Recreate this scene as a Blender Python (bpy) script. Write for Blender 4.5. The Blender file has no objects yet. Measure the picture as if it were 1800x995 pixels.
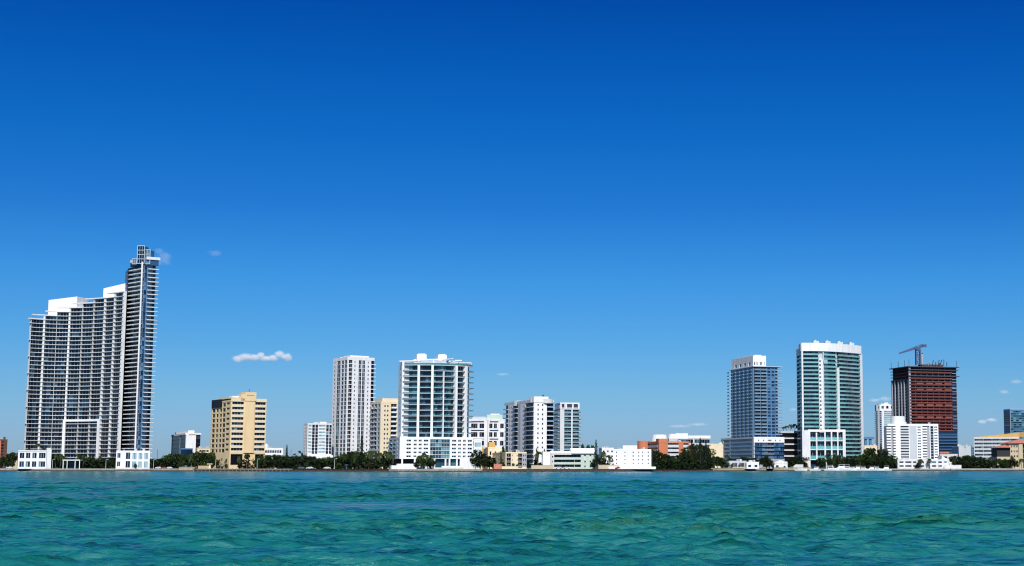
import bpy, math, random
import numpy as np
random.seed(7)
R = math.radians
S = bpy.context.scene

# ------------------------------------------------------------------ camera
F_PX, CX, CY, PITCH_TAN = 2700.0, 1130.0, 497.5, 323.0 / 2700.0
PITCH = math.atan(PITCH_TAN)
CAM_H = 3.0
cam_d = bpy.data.cameras.new('camera')
cam = bpy.data.objects.new('camera', cam_d)
S.collection.objects.link(cam)
cam.location = (0, 0, CAM_H)
cam.rotation_euler = (math.pi / 2 + PITCH, 0, 0)
cam_d.sensor_width = 36
cam_d.lens = 36 * F_PX / 1800
cam_d.shift_x = -(CX - 900) / 1800
cam_d.clip_start = 0.5
cam_d.clip_end = 80000
S.camera = cam

# ------------------------------------------------------------------ sky, sun, exposure
SUN_EL, SUN_AZ = R(42), R(6)            # azimuth measured from behind the camera towards the right
world = bpy.data.worlds.new('World')
S.world = world
world.use_nodes = True
nt = world.node_tree
for n in list(nt.nodes): nt.nodes.remove(n)
out = nt.nodes.new('ShaderNodeOutputWorld')
bg = nt.nodes.new('ShaderNodeBackground')
sky = nt.nodes.new('ShaderNodeTexSky')
sky.sky_type = 'NISHITA'
sky.sun_disc = False
sky.sun_elevation = SUN_EL
sky.sun_rotation = math.pi - SUN_AZ
sky.air_density = 1.0
sky.dust_density = 0.3
sky.ozone_density = 2.0
tc = nt.nodes.new('ShaderNodeTexCoord')
sep = nt.nodes.new('ShaderNodeSeparateXYZ')
ramp = nt.nodes.new('ShaderNodeValToRGB')
mul = nt.nodes.new('ShaderNodeMix'); mul.data_type = 'RGBA'; mul.blend_type = 'MULTIPLY'
mul.inputs['Factor'].default_value = 1.0
nt.links.new(tc.outputs['Generated'], sep.inputs[0])
nt.links.new(sep.outputs['Z'], ramp.inputs[0])
nt.links.new(sky.outputs[0], mul.inputs['A'])
nt.links.new(ramp.outputs[0], mul.inputs['B'])
nt.links.new(mul.outputs['Result'], bg.inputs[0])
nt.links.new(bg.outputs[0], out.inputs[0])
bg.inputs[1].default_value = 0.1
SKY_RAMP = [(0.0, (0.3417, 0.5337, 0.9628)), (0.0258, (0.3106, 0.5337, 0.9825)), (0.0442, (0.269, 0.5366, 0.9447)), (0.081, (0.1761, 0.4993, 0.9296)), (0.1215, (0.1074, 0.4629, 0.93)), (0.1655, (0.0513, 0.3666, 0.8649)), (0.2089, (0.0202, 0.3331, 0.8442)), (0.2551, (0.009, 0.282, 0.8054)), (0.2933, (0.0042, 0.2255, 0.7296)), (0.5, (0.0042, 0.2255, 0.7296)), (1.0, (0.0042, 0.2255, 0.7296))]
els = ramp.color_ramp.elements
while len(els) > 1: els.remove(els[-1])
els[0].position = SKY_RAMP[0][0]; els[0].color = (*SKY_RAMP[0][1], 1)
for p, c in SKY_RAMP[1:]:
    e = els.new(p); e.color = (*c, 1)

sun_d = bpy.data.lights.new('sun', 'SUN')
sun = bpy.data.objects.new('sun', sun_d)
S.collection.objects.link(sun)
sun_d.energy = 5.0
sun_d.angle = R(0.5)
sun_d.color = (1.0, 0.965, 0.91)
sun.rotation_euler = (math.pi / 2 - SUN_EL, 0, SUN_AZ)
S.view_settings.view_transform = 'Standard'
S.view_settings.look = 'None'
S.view_settings.exposure = 0
S.view_settings.gamma = 1
S.cycles.filter_width = 1.15
S.cycles.max_bounces = 5
S.cycles.volume_bounces = 6
S.cycles.transparent_max_bounces = 8

# ------------------------------------------------------------------ survey helpers: sight lines to metres
cp, sp = math.cos(PITCH), math.sin(PITCH)
G = 1.6                                  # ground level above the water
def K(u, v=800.0):
    yr = -(v - CY) / F_PX
    return ((u - CX) / F_PX) / (cp - sp * yr)
def X(u, D, v=800.0): return K(u, v) * D
def Zv(v, D):
    yr = -(v - CY) / F_PX
    return CAM_H + D * (sp + cp * yr) / (cp - sp * yr)
def M(px, D): return px * D / F_PX       # size in metres of px pixels at distance D
SHORE = [(-6000, 2600), (-900, 1150), (0, 1085), (300, 1060), (500, 1015), (640, 955), (700, 935), (840, 925), (1000, 940), (1150, 960),
         (1260, 1060), (1400, 1130), (1600, 1150), (1800, 1165), (2700, 1250), (6000, 2400)]
def shoreD(u):
    for (a, da), (b, db) in zip(SHORE, SHORE[1:]):
        if a <= u <= b: return da + (db - da) * (u - a) / (b - a)
    return 1100

# ------------------------------------------------------------------ materials
def new_mat(name):
    m = bpy.data.materials.new(name); m.use_nodes = True
    return m, m.node_tree, m.node_tree.nodes['Principled BSDF']
def paint(name, rgb, rough=0.75, var=0.12, scale=0.25):
    m, t, b = new_mat(name)
    tc = t.nodes.new('ShaderNodeTexCoord')
    mp = t.nodes.new('ShaderNodeMapping'); mp.inputs['Scale'].default_value = (1, 1, 0.25)
    n = t.nodes.new('ShaderNodeTexNoise'); n.inputs['Scale'].default_value = scale; n.inputs['Detail'].default_value = 6
    mr = t.nodes.new('ShaderNodeMapRange'); mr.inputs[1].default_value = 0.3; mr.inputs[2].default_value = 0.7
    mr.inputs[3].default_value = 1 - var; mr.inputs[4].default_value = 1
    mx = t.nodes.new('ShaderNodeMix'); mx.data_type = 'RGBA'; mx.blend_type = 'MULTIPLY'; mx.inputs['Factor'].default_value = 1
    mx.inputs['A'].default_value = (*rgb, 1)
    t.links.new(tc.outputs['Object'], mp.inputs[0]); t.links.new(mp.outputs[0], n.inputs[0])
    t.links.new(n.outputs[0], mr.inputs[0]); t.links.new(mr.outputs[0], mx.inputs['B'])
    t.links.new(mx.outputs['Result'], b.inputs['Base Color'])
    b.inputs['Roughness'].default_value = rough
    return m
def glass(name, stops, rough=0.12, ior=1.45):
    m, t, b = new_mat(name)
    g = t.nodes.new('ShaderNodeNewGeometry'); oi = t.nodes.new('ShaderNodeObjectInfo')
    ad = t.nodes.new('ShaderNodeMath'); ad.operation = 'ADD'
    fr = t.nodes.new('ShaderNodeMath'); fr.operation = 'FRACT'
    rp = t.nodes.new('ShaderNodeValToRGB'); rp.color_ramp.interpolation = 'CONSTANT'
    t.links.new(g.outputs['Random Per Island'], ad.inputs[0]); t.links.new(oi.outputs['Random'], ad.inputs[1])
    t.links.new(ad.outputs[0], fr.inputs[0]); t.links.new(fr.outputs[0], rp.inputs[0])
    e = rp.color_ramp.elements
    while len(e) > 1: e.remove(e[-1])
    e[0].position = 0; e[0].color = (*stops[0][1], 1)
    for p, c in stops[1:]:
        k = e.new(p); k.color = (*c, 1)
    t.links.new(rp.outputs[0], b.inputs['Base Color'])
    b.inputs['Roughness'].default_value = rough
    b.inputs['IOR'].default_value = ior
    return m
MAT = dict(
    white=paint('white_stucco', (0.80, 0.80, 0.79), var=0.22, scale=0.5), bright=paint('white_paint', (0.84, 0.84, 0.83), var=0.14, scale=0.5),
    offwhite=paint('offwhite_stucco', (0.62, 0.63, 0.62)), pale=paint('pale_concrete', (0.52, 0.56, 0.58)),
    grey=paint('grey_stucco', (0.36, 0.38, 0.41)), dgrey=paint('dark_grey_metal', (0.06, 0.07, 0.09)),
    bluegrey=paint('blue_grey_paint', (0.08, 0.20, 0.35)), slab=paint('slab_concrete', (0.46, 0.54, 0.58)),
    cream=paint('cream_stucco', (0.80, 0.60, 0.33)), creamlt=paint('light_cream_stucco', (0.78, 0.66, 0.45)),
    sand=paint('sand_stucco', (0.55, 0.46, 0.30)), tan=paint('tan_stucco', (0.50, 0.36, 0.22)),
    orange=paint('orange_stucco', (0.58, 0.19, 0.085)), brick=paint('brown_brick', (0.11, 0.05, 0.032), var=0.4, scale=1.5),
    red=paint('red_primer_panels', (0.12, 0.022, 0.020), var=0.5, scale=0.8), redlt=paint('pink_primer_panels', (0.27, 0.075, 0.06), var=0.3),
    roofpink=paint('clay_tile', (0.60, 0.22, 0.15), var=0.3, scale=1.0), ochre=paint('ochre_stucco', (0.62, 0.38, 0.12)),
    mint=paint('mint_stucco', (0.50, 0.62, 0.52)), dark=paint('recess_shade_paint', (0.02, 0.02, 0.025)),  # dark: shade of open storeys and recesses put into the colour
    wall=paint('sea_wall_concrete', (0.42, 0.36, 0.29), var=0.5, scale=0.6), wallcr=paint('sand_block_wall', (0.52, 0.42, 0.26), var=0.3, scale=0.6),
    walldk=paint('weathered_wall', (0.085, 0.060, 0.048), var=0.5, scale=0.6), rock=paint('rocks', (0.07, 0.06, 0.055), var=0.6, scale=1.2),
    wood=paint('weathered_wood', (0.22, 0.17, 0.12), var=0.4, scale=1), crane=paint('blue_steel', (0.05, 0.09, 0.20), rough=0.5),
    trunk=paint('bark', (0.12, 0.09, 0.06), var=0.4, scale=2), hull=paint('gel_coat', (0.82, 0.82, 0.82), rough=0.25, var=0.03),
    car_w=paint('white_car_paint', (0.75, 0.75, 0.75), rough=0.3, var=0.02), car_r=paint('red_car_paint', (0.45, 0.02, 0.02), rough=0.3, var=0.02),
    car_g=paint('grey_car_paint', (0.12, 0.13, 0.15), rough=0.3, var=0.02), tyre=paint('rubber', (0.02, 0.02, 0.02)),
    gdark=glass('dark_navy_glass', [(0, (0.003, 0.006, 0.014)), (0.4, (0.008, 0.018, 0.04)), (0.68, (0.02, 0.05, 0.10)), (0.88, (0.05, 0.12, 0.19)), (0.96, (0.14, 0.25, 0.30))]),
    gblue=glass('blue_glass', [(0, (0.006, 0.018, 0.05)), (0.3, (0.015, 0.04, 0.10)), (0.6, (0.035, 0.09, 0.19)), (0.88, (0.08, 0.19, 0.32))]),
    gteal=glass('teal_glass', [(0, (0.005, 0.022, 0.038)), (0.28, (0.018, 0.065, 0.095)), (0.55, (0.045, 0.14, 0.18)), (0.82, (0.11, 0.27, 0.32))]),
    ggreen=glass('green_glass', [(0, (0.005, 0.025, 0.030)), (0.3, (0.015, 0.07, 0.078)), (0.6, (0.045, 0.17, 0.17)), (0.88, (0.13, 0.33, 0.33))]),
    gblack=glass('black_glass', [(0, (0.006, 0.006, 0.012)), (0.5, (0.012, 0.015, 0.025)), (0.85, (0.03, 0.04, 0.06))], rough=0.3, ior=1.25),
    glight=glass('pale_glass', [(0, (0.20, 0.36, 0.42)), (0.5, (0.30, 0.46, 0.52)), (0.8, (0.14, 0.28, 0.36))]),
    bluepale=paint('pale_blue_paint', (0.25, 0.41, 0.54)),
    railx=glass('sea_green_railing_glass', [(0, (0.10, 0.29, 0.29)), (0.5, (0.16, 0.40, 0.39))]),
    aqua=glass('aqua_railing_glass', [(0, (0.10, 0.36, 0.37)), (0.5, (0.16, 0.46, 0.46))]),
    rail=glass('railing_glass', [(0, (0.04, 0.12, 0.15)), (0.5, (0.09, 0.21, 0.24))]),
    railb=glass('blue_railing_glass', [(0, (0.05, 0.12, 0.22)), (0.5, (0.09, 0.19, 0.30))]),
)

# ------------------------------------------------------------------ mesh helpers
COL = S.collection
def tag(o, label=None, cat=None, group=None, kind=None):
    if label: o['label'] = label
    if cat: o['category'] = cat
    if group: o['group'] = group
    if kind: o['kind'] = kind
    return o
class MB:
    def __init__(s): s.v = []; s.f = []; s.m = []; s.mats = []
    def mi(s, mat):
        if mat not in s.mats: s.mats.append(mat)
        return s.mats.index(mat)
    def poly(s, pts, mat):
        n = len(s.v); s.v += [tuple(p) for p in pts]; s.f.append(tuple(range(n, n + len(pts)))); s.m.append(s.mi(mat))
    def faces(s, pts, fs, mat):
        n = len(s.v); s.v += [tuple(p) for p in pts]; i = s.mi(mat)
        for f in fs: s.f.append(tuple(n + k for k in f)); s.m.append(i)
    def box(s, x0, x1, y0, y1, z0, z1, mat):
        p = [(x0, y0, z0), (x1, y0, z0), (x1, y1, z0), (x0, y1, z0), (x0, y0, z1), (x1, y0, z1), (x1, y1, z1), (x0, y1, z1)]
        s.faces(p, [(0, 1, 5, 4), (1, 2, 6, 5), (2, 3, 7, 6), (3, 0, 4, 7), (4, 5, 6, 7), (3, 2, 1, 0)], mat)
    def bar(s, a, b, w, mat, w2=None):
        ax, ay, az = a; bx, by, bz = b
        d = np.array([bx - ax, by - ay, bz - az], float); L = np.linalg.norm(d); d /= L
        h = np.array([0, 0, 1.0]) if abs(d[2]) < 0.9 else np.array([1.0, 0, 0])
        p = np.cross(d, h); p /= np.linalg.norm(p); q = np.cross(d, p); w2 = w if w2 is None else w2
        P = []
        for c, ww in ((a, w), (b, w2)):
            for sx, sy in ((-1, -1), (1, -1), (1, 1), (-1, 1)): P.append(tuple(np.array(c) + p * sx * ww / 2 + q * sy * ww / 2))
        s.faces(P, [(0, 1, 5, 4), (1, 2, 6, 5), (2, 3, 7, 6), (3, 0, 4, 7), (4, 5, 6, 7), (3, 2, 1, 0)], mat)
    def cyl(s, x, y, r, z0, z1, mat, n=16, r1=None):
        r1 = r if r1 is None else r1
        P = [(x + r * math.cos(2 * math.pi * i / n), y + r * math.sin(2 * math.pi * i / n), z0) for i in range(n)]
        P += [(x + r1 * math.cos(2 * math.pi * i / n), y + r1 * math.sin(2 * math.pi * i / n), z1) for i in range(n)]
        s.faces(P, [(i, (i + 1) % n, n + (i + 1) % n, n + i) for i in range(n)] + [tuple(range(n, 2 * n)), tuple(range(n - 1, -1, -1))], mat)
    def prism(s, pts, z0, z1, mat):
        n = len(pts)
        P = [(x, y, z0) for x, y in pts] + [(x, y, z1) for x, y in pts]
        s.faces(P, [(i, (i + 1) % n, n + (i + 1) % n, n + i) for i in range(n)] + [tuple(range(n, 2 * n)), tuple(range(n - 1, -1, -1))], mat)
    def strip(s, path, s0, s1, z0, z1, o0, o1, mat):
        ss = path.samples(s0, s1); P = []
        for q in ss:
            a = path.pos(q, o0); b = path.pos(q, o1)
            P += [(a[0], a[1], z0), (b[0], b[1], z0), (b[0], b[1], z1), (a[0], a[1], z1)]
        F = []
        for i in range(len(ss) - 1):
            a, b = 4 * i, 4 * (i + 1)
            F += [(a + 1, b + 1, b + 2, a + 2), (b, a, a + 3, b + 3), (a + 2, b + 2, b + 3, a + 3), (a, b, b + 1, a + 1)]
        e = 4 * (len(ss) - 1)
        F += [(0, 1, 2, 3), (e + 3, e + 2, e + 1, e)]
        s.faces(P, F, mat)
    def mesh(s, name):
        me = bpy.data.meshes.new(name); me.from_pydata(s.v, [], s.f)
        for m in s.mats: me.materials.append(MAT[m] if isinstance(m, str) else m)
        me.polygons.foreach_set('material_index', s.m); me.update()
        return me
    def build(s, name, parent=None, kind=None, loc=(0, 0, 0)):
        if not s.f: return None
        return link(name, s.mesh(name), parent, kind, loc)
def link(name, me, parent=None, kind=None, loc=(0, 0, 0)):
    o = bpy.data.objects.new(name, me); COL.objects.link(o); o.location = loc
    if parent is not None: o.parent = parent
    if kind: o['kind'] = kind
    return o
def empty(name, loc, rz=0.0):
    o = bpy.data.objects.new(name, None); COL.objects.link(o); o.location = loc; o.rotation_euler = (0, 0, rz)
    o.empty_display_size = 1
    return o
def copy_tree(o, parent=None):
    c = o.copy(); COL.objects.link(c)
    if parent is not None: c.parent = parent
    for ch in o.children: copy_tree(ch, c)
    return c

class Path:
    """a wall line walked with the outside on the right hand"""
    def __init__(s, pts):
        s.p = [np.array(q, float) for q in pts]; s.c = [0.0]
        for a, b in zip(s.p, s.p[1:]): s.c.append(s.c[-1] + float(np.linalg.norm(b - a)))
        s.L = s.c[-1]; seg = []
        for a, b in zip(s.p, s.p[1:]):
            d = (b - a) / np.linalg.norm(b - a); seg.append(np.array([d[1], -d[0]]))
        s.seg = seg; s.n = []
        for i in range(len(s.p)):
            k = seg[max(0, i - 1)] + seg[min(len(seg) - 1, i)]; k = k / np.linalg.norm(k)
            s.n.append(k)
    def samples(s, a, b):
        return [a] + [c for c in s.c if a + 1e-4 < c < b - 1e-4] + [b]
    def pos(s, q, o):
        i = 0
        while i < len(s.p) - 2 and q > s.c[i + 1]: i += 1
        t = (q - s.c[i]) / (s.c[i + 1] - s.c[i])
        tt = min(1, max(0, t)); n = s.n[i] * (1 - tt) + s.n[i + 1] * tt; n = n / np.linalg.norm(n)
        return (s.p[i] + (s.p[i + 1] - s.p[i]) * t) + n * o
def arc_pts(a, b, sag, n=10):
    """points from a to b bowed by sag metres towards the right hand (outwards); negative sag bows inwards"""
    a = np.array(a, float); b = np.array(b, float); d = b - a; L = np.linalg.norm(d); d = d / L; nn = np.array([d[1], -d[0]])
    return [tuple(a + d * L * i / n + nn * sag * 4 * (i / n) * (1 - i / n)) for i in range(n + 1)]

PXM = [0.4]                              # metres per pixel of the building being built
class Bld:
    def __init__(s, name, label, cat, loc, rz=0.0, group=None):
        s.root = empty(name, loc, rz); tag(s.root, label, cat, group); s.w = MB(); s.cnt = {}
    def place(s, name, me, z, n=1):
        s.cnt[name] = s.cnt.get(name, 0) + 1
        return link(name, me, s.root, None, (0, 0, z))
    def finish(s, name='wall'): return s.w.build(name, s.root)

E = 0.02
def facade(B, path, z0, fh, nf, cols, wall='white', inset=0.9, force=None, e0=E, e1=E, band=None):
    """cols: (width, type, options). S solid pier, W window in a wall, B balcony, G glass bay between floor slabs"""
    tot = sum(c[0] for c in cols); s = e0; Lq = path.L - e0 - e1
    H = nf * fh; w = B.w
    for c in cols:
        wd, ty = c[0], c[1]; op = c[2] if len(c) > 2 else {}
        s0, s1 = s, s + wd / tot * Lq; s = s1
        m = op.get('wall', wall)
        n = op.get('nf', nf); kb = op.get('k0', 0)
        if ty == 'S':
            w.strip(path, s0, s1, z0 + kb * fh, z0 + n * fh, -inset, op.get('out', 0.0), m); continue
        g = op.get('glass', 'gdark')
        px = (s1 - s0) / PXM[0]
        single = px >= 7.5 if force is None else force
        def many(name, mb, ks, single=single):
            if single and B.cnt.get(name, 0) + len(ks) <= 292:
                me = mb.mesh(name)
                for k in ks: B.place(name, me, z0 + k * fh)
            else:
                big = MB()
                for k in ks:
                    nb = len(big.v); big.v += [(x, y, z + z0 + k * fh) for x, y, z in mb.v]
                    big.f += [tuple(nb + q for q in f) for f in mb.f]; big.m += [big.mi(mb.mats[i]) for i in mb.m]
                if ks: big.build(name, B.root, 'stuff')
        ks = list(range(kb, n))
        if ty == 'W':
            mg = op.get('m', 0.12) * (s1 - s0); sl, hd = op.get('sill', 0.3) * fh, op.get('head', 0.85) * fh
            w.strip(path, s0, s0 + mg, z0 + kb * fh, z0 + n * fh, -inset, 0, m); w.strip(path, s1 - mg, s1, z0 + kb * fh, z0 + n * fh, -inset, 0, m)
            so = op.get('spout', -0.02); sm = op.get('sp', m)
            if kb < n: w.strip(path, s0 + mg, s1 - mg, z0 + kb * fh, z0 + kb * fh + sl, -inset, so, sm)
            for k in ks:
                zt = z0 + (k + 1) * fh + (sl if k < n - 1 else 0)
                w.strip(path, s0 + mg, s1 - mg, z0 + k * fh + hd, zt, -inset, so, sm)
            mb = MB(); a, b = s0 + mg, s1 - mg; r = op.get('rec', 0.3)
            nm = op.get('mull', 0)
            for i in range(nm + 1):
                q0 = a + (b - a) * i / (nm + 1) + (0.06 if i else 0); q1 = a + (b - a) * (i + 1) / (nm + 1) - (0.06 if i < nm else 0)
                mb.strip(path, q0, q1, sl, hd, -r - 0.1, -r, g)
                if i: mb.strip(path, q0 - 0.12, q0, sl, hd, -r - 0.1, -r + 0.08, op.get('frame', m))
            many('window', mb, ks)
        elif ty in ('B', 'G'):
            th = op.get('th', 0.3); pr = op.get('proj', 1.2 if ty == 'B' else 0.0); di = op.get('in', inset - 0.05)
            mb = MB(); nm = op.get('mull', 1)
            for i in range(nm + 1):
                q0 = s0 + (s1 - s0) * i / (nm + 1) + (0.06 if i else 0.01); q1 = s0 + (s1 - s0) * (i + 1) / (nm + 1) - (0.06 if i < nm else 0.01)
                mb.strip(path, q0, q1, th, fh - 0.01, -di, -di + 0.1, g)
                if i: mb.strip(path, q0 - 0.12, q0, th, fh - 0.01, -di, -di + 0.16, op.get('frame', 'pale'))
            many('window', mb, ks)
            if not op.get('noslab'):
                mb = MB(); x0, x1 = s0 - op.get('xl', 0), s1 + op.get('xr', 0)
                sm = op.get('slab', m)
                mb.strip(path, x0 + 0.01, x1 - 0.01, 0, th, -inset, pr, sm)
                rl = op.get('rail')
                if rl and ty == 'B':
                    rh = op.get('rh', 1.0)
                    mb.strip(path, x0 + 0.01, x1 - 0.01, th, th + rh, pr - 0.08, pr - 0.01, rl)
                    if op.get('cap', True): mb.strip(path, x0 + 0.01, x1 - 0.01, th + rh, th + rh + 0.08, pr - 0.1, pr, sm)
                many('balcony' if ty == 'B' else 'floor_slab', mb, ks)
    if band:
        mt, h, o = band
        w.strip(path, e0, path.L - e1, z0 + H, z0 + H + h, -inset, o, mt)

def block(name, label, cat, uc, D, a, ul=None, ur=None, dep=20.0, vm=780.0, group=None):
    """near corner on sight line uc at distance D; the front runs right to sight line ur, the side runs back to ul"""
    x0 = K(uc, vm) * D
    B = Bld(name, label, cat, (x0, D, G), a, group)
    kr = K(ur, vm); B.wR = (kr * D - x0) / (math.cos(a) - kr * math.sin(a))
    if ul is not None:
        kl = K(ul, vm); B.wL = (kl * D - x0) / (-math.sin(a) - kl * math.cos(a))
        assert 0 < B.wL < 150, (name, B.wL)
    else: B.wL = dep
    B.left = Path([(0, B.wL), (0, 0)]); B.front = Path([(0, 0), (B.wR, 0)])
    B.D = D; PXM[0] = D / F_PX
    B.H = lambda v, D=D: Zv(v, D) - G
    return B
def core(B, z0, z1, inset=0.9, mat='white', left=True, fi=None):
    fi = inset if fi is None else fi
    B.w.box(inset if left else 0.0, B.wR - 0.01, fi, B.wL - 0.01, z0, z1, mat)
def roof(B, z, th=0.4, over=0.3, mat='white', parapet=0):
    mb = MB(); mb.box(-over, B.wR + over, -over, B.wL + over, z, z + th, mat)
    mb.build('roof', B.root)

# ================================================================== LARGE STRUCTURE: ground, water
land = MB()
sh = [(X(u, D, 826), D) for u, D in SHORE]
for (xa, ya), (xb, yb) in zip(sh, sh[1:]):
    land.poly([(xa, ya, G), (xb, yb, G), (xb * 30, 32000, G + 2), (xa * 30, 32000, G + 2)][:4], 'ground')
gm = paint('ground_grass_and_soil', (0.07, 0.09, 0.04), var=0.5, scale=0.05)
MAT['ground'] = gm
ground = tag(land.build('ground'), 'flat green land behind the sea wall', kind='structure')

def water_mesh():
    fine_a = np.linspace(R(-36), R(27), 960)
    coarse = np.linspace(R(27), R(324), 68)[1:-1]
    ang = np.concatenate([fine_a, coarse]); na = len(ang)
    r = np.concatenate([np.linspace(0.5, 40, 24)[:-1], np.geomspace(40, 320, 700), np.geomspace(320, 1150, 290)[1:], np.geomspace(1150, 3000, 12)[1:], np.geomspace(3000, 30000, 8)[1:]])
    nr = len(r)
    dr = np.gradient(r)
    A, Q = np.meshgrid(ang, r); DR = np.meshgrid(ang, dr)[1]
    x = np.sin(A) * Q; y = np.cos(A) * Q; z = np.zeros_like(x)
    rng = np.random.default_rng(5)
    mask = np.clip((R(27) - np.abs(A - R(-4.5)) + R(4.5)) / R(2), 0, 1) * np.clip((Q - 8) / 20, 0, 1)
    ox = np.zeros_like(x); oy = np.zeros_like(x)
    # patchiness: groups of higher and lower waves
    grp = np.zeros_like(x)
    for i in range(10):
        th = rng.uniform(0, 6.28); k = 2 * math.pi / rng.uniform(18, 60)
        grp += np.sin(k * (x * math.cos(th) + y * math.sin(th) * 0.8) + rng.uniform(0, 6.28))
    grp = 1 + 0.13 * grp
    for i in range(110):
        lam = 0.45 * (6.5 / 0.45) ** (rng.uniform(0, 1) ** 1.1)
        th = math.radians(rng.normal(-80, 36)); k = 2 * math.pi / lam
        amp = 0.0092 * lam ** 0.62 * rng.uniform(0.5, 1.3)
        ph = rng.uniform(0, 6.28)
        lim = np.clip((lam / DR - 2.0) / 1.5, 0, 1) * mask * grp
        c = k * (x * math.cos(th) + y * math.sin(th)) + ph
        z += amp * np.sin(c) * lim
        ox += amp * 0.8 * math.cos(th) * np.cos(c) * lim; oy += amp * 0.8 * math.sin(th) * np.cos(c) * lim
    x = x + ox; y = y + oy
    co = np.stack([x, y, z], -1).reshape(-1, 3).astype(np.float32)
    i = np.arange(nr - 1)[:, None]; j = np.arange(na)[None, :]
    a = i * na + j; b = i * na + (j + 1) % na
    q = np.stack([a, a + na, b + na, b], -1).reshape(-1, 4)          # angle grows clockwise seen from above
    n0 = len(q)
    me = bpy.data.meshes.new('water')
    cen = len(co); co = np.concatenate([co, [[0, 0, 0]]]).astype(np.float32)
    tri = np.stack([np.full(na, cen), np.arange(na), (np.arange(na) + 1) % na], -1)
    me.vertices.add(len(co)); me.vertices.foreach_set('co', co.ravel())
    me.loops.add(q.size + tri.size); me.loops.foreach_set('vertex_index', np.concatenate([q.ravel(), tri.ravel()]).astype(np.int32))
    me.polygons.add(n0 + na)
    me.polygons.foreach_set('loop_start', np.concatenate([np.arange(n0) * 4, n0 * 4 + np.arange(na) * 3]).astype(np.int32))
    me.polygons.foreach_set('use_smooth', np.ones(n0 + na, bool))
    me.update(calc_edges=True); me.validate()
    return me
def water_mat():
    m, t, b = new_mat('sea_water')
    tc = t.nodes.new('ShaderNodeTexCoord')
    L = t.links.new
    def noise(scale, detail, sx, sy, rough=0.55):
        mp = t.nodes.new('ShaderNodeMapping'); mp.inputs['Scale'].default_value = (sx, sy, 1)
        mp.inputs['Rotation'].default_value = (0, 0, R(8))
        n = t.nodes.new('ShaderNodeTexNoise'); n.inputs['Scale'].default_value = scale; n.inputs['Detail'].default_value = detail
        n.inputs['Roughness'].default_value = rough
        L(tc.outputs['Object'], mp.inputs[0]); L(mp.outputs[0], n.inputs[0]); return n
    n1 = noise(1.3, 6, 0.75, 1.0, 0.68); n2 = noise(0.22, 3, 0.55, 1.0); n3 = noise(0.018, 4, 0.5, 1.0)
    b1 = t.nodes.new('ShaderNodeBump'); b1.inputs['Distance'].default_value = 0.55; b1.inputs['Strength'].default_value = 1
    b2 = t.nodes.new('ShaderNodeBump'); b2.inputs['Distance'].default_value = 3.2; b2.inputs['Strength'].default_value = 1
    L(n1.outputs[0], b1.inputs['Height']); L(n2.outputs[0], b2.inputs['Height']); L(b2.outputs[0], b1.inputs['Normal'])
    mr = t.nodes.new('ShaderNodeMapRange'); mr.inputs[1].default_value = 0.35; mr.inputs[2].default_value = 0.65
    mr.inputs[3].default_value = 0.45; mr.inputs[4].default_value = 1.0
    L(n3.outputs[0], mr.inputs[0]); L(mr.outputs[0], b1.inputs['Strength'])
    L(b1.outputs[0], b.inputs['Normal'])
    mx = t.nodes.new('ShaderNodeMix'); mx.data_type = 'RGBA'
    mx.inputs['A'].default_value = (0.006, 0.142, 0.140, 1); mx.inputs['B'].default_value = (0.013, 0.175, 0.168, 1)
    L(n3.outputs[0], mx.inputs['Factor'])
    ge = t.nodes.new('ShaderNodeNewGeometry'); sz = t.nodes.new('ShaderNodeSeparateXYZ'); L(ge.outputs['Position'], sz.inputs[0])
    mz = t.nodes.new('ShaderNodeMapRange'); mz.inputs[1].default_value = 0.10; mz.inputs[2].default_value = 0.30; mz.inputs[4].default_value = 0.75; mz.interpolation_type = 'SMOOTHSTEP'
    L(sz.outputs['Z'], mz.inputs[0])
    m2 = t.nodes.new('ShaderNodeMix'); m2.data_type = 'RGBA'; m2.inputs['B'].default_value = (0.002, 0.085, 0.045, 1)   # darker green painted by height, for light passing through thin crests
    L(mz.outputs[0], m2.inputs['Factor']); L(mx.outputs['Result'], m2.inputs['A'])
    L(m2.outputs['Result'], b.inputs['Base Color'])
    b.inputs['Roughness'].default_value = 0.19; b.inputs['IOR'].default_value = 1.33
    return m
wm = water_mesh(); wm.materials.append(water_mat())
water = tag(link('water', wm), 'choppy teal bay water', kind='structure')

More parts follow.
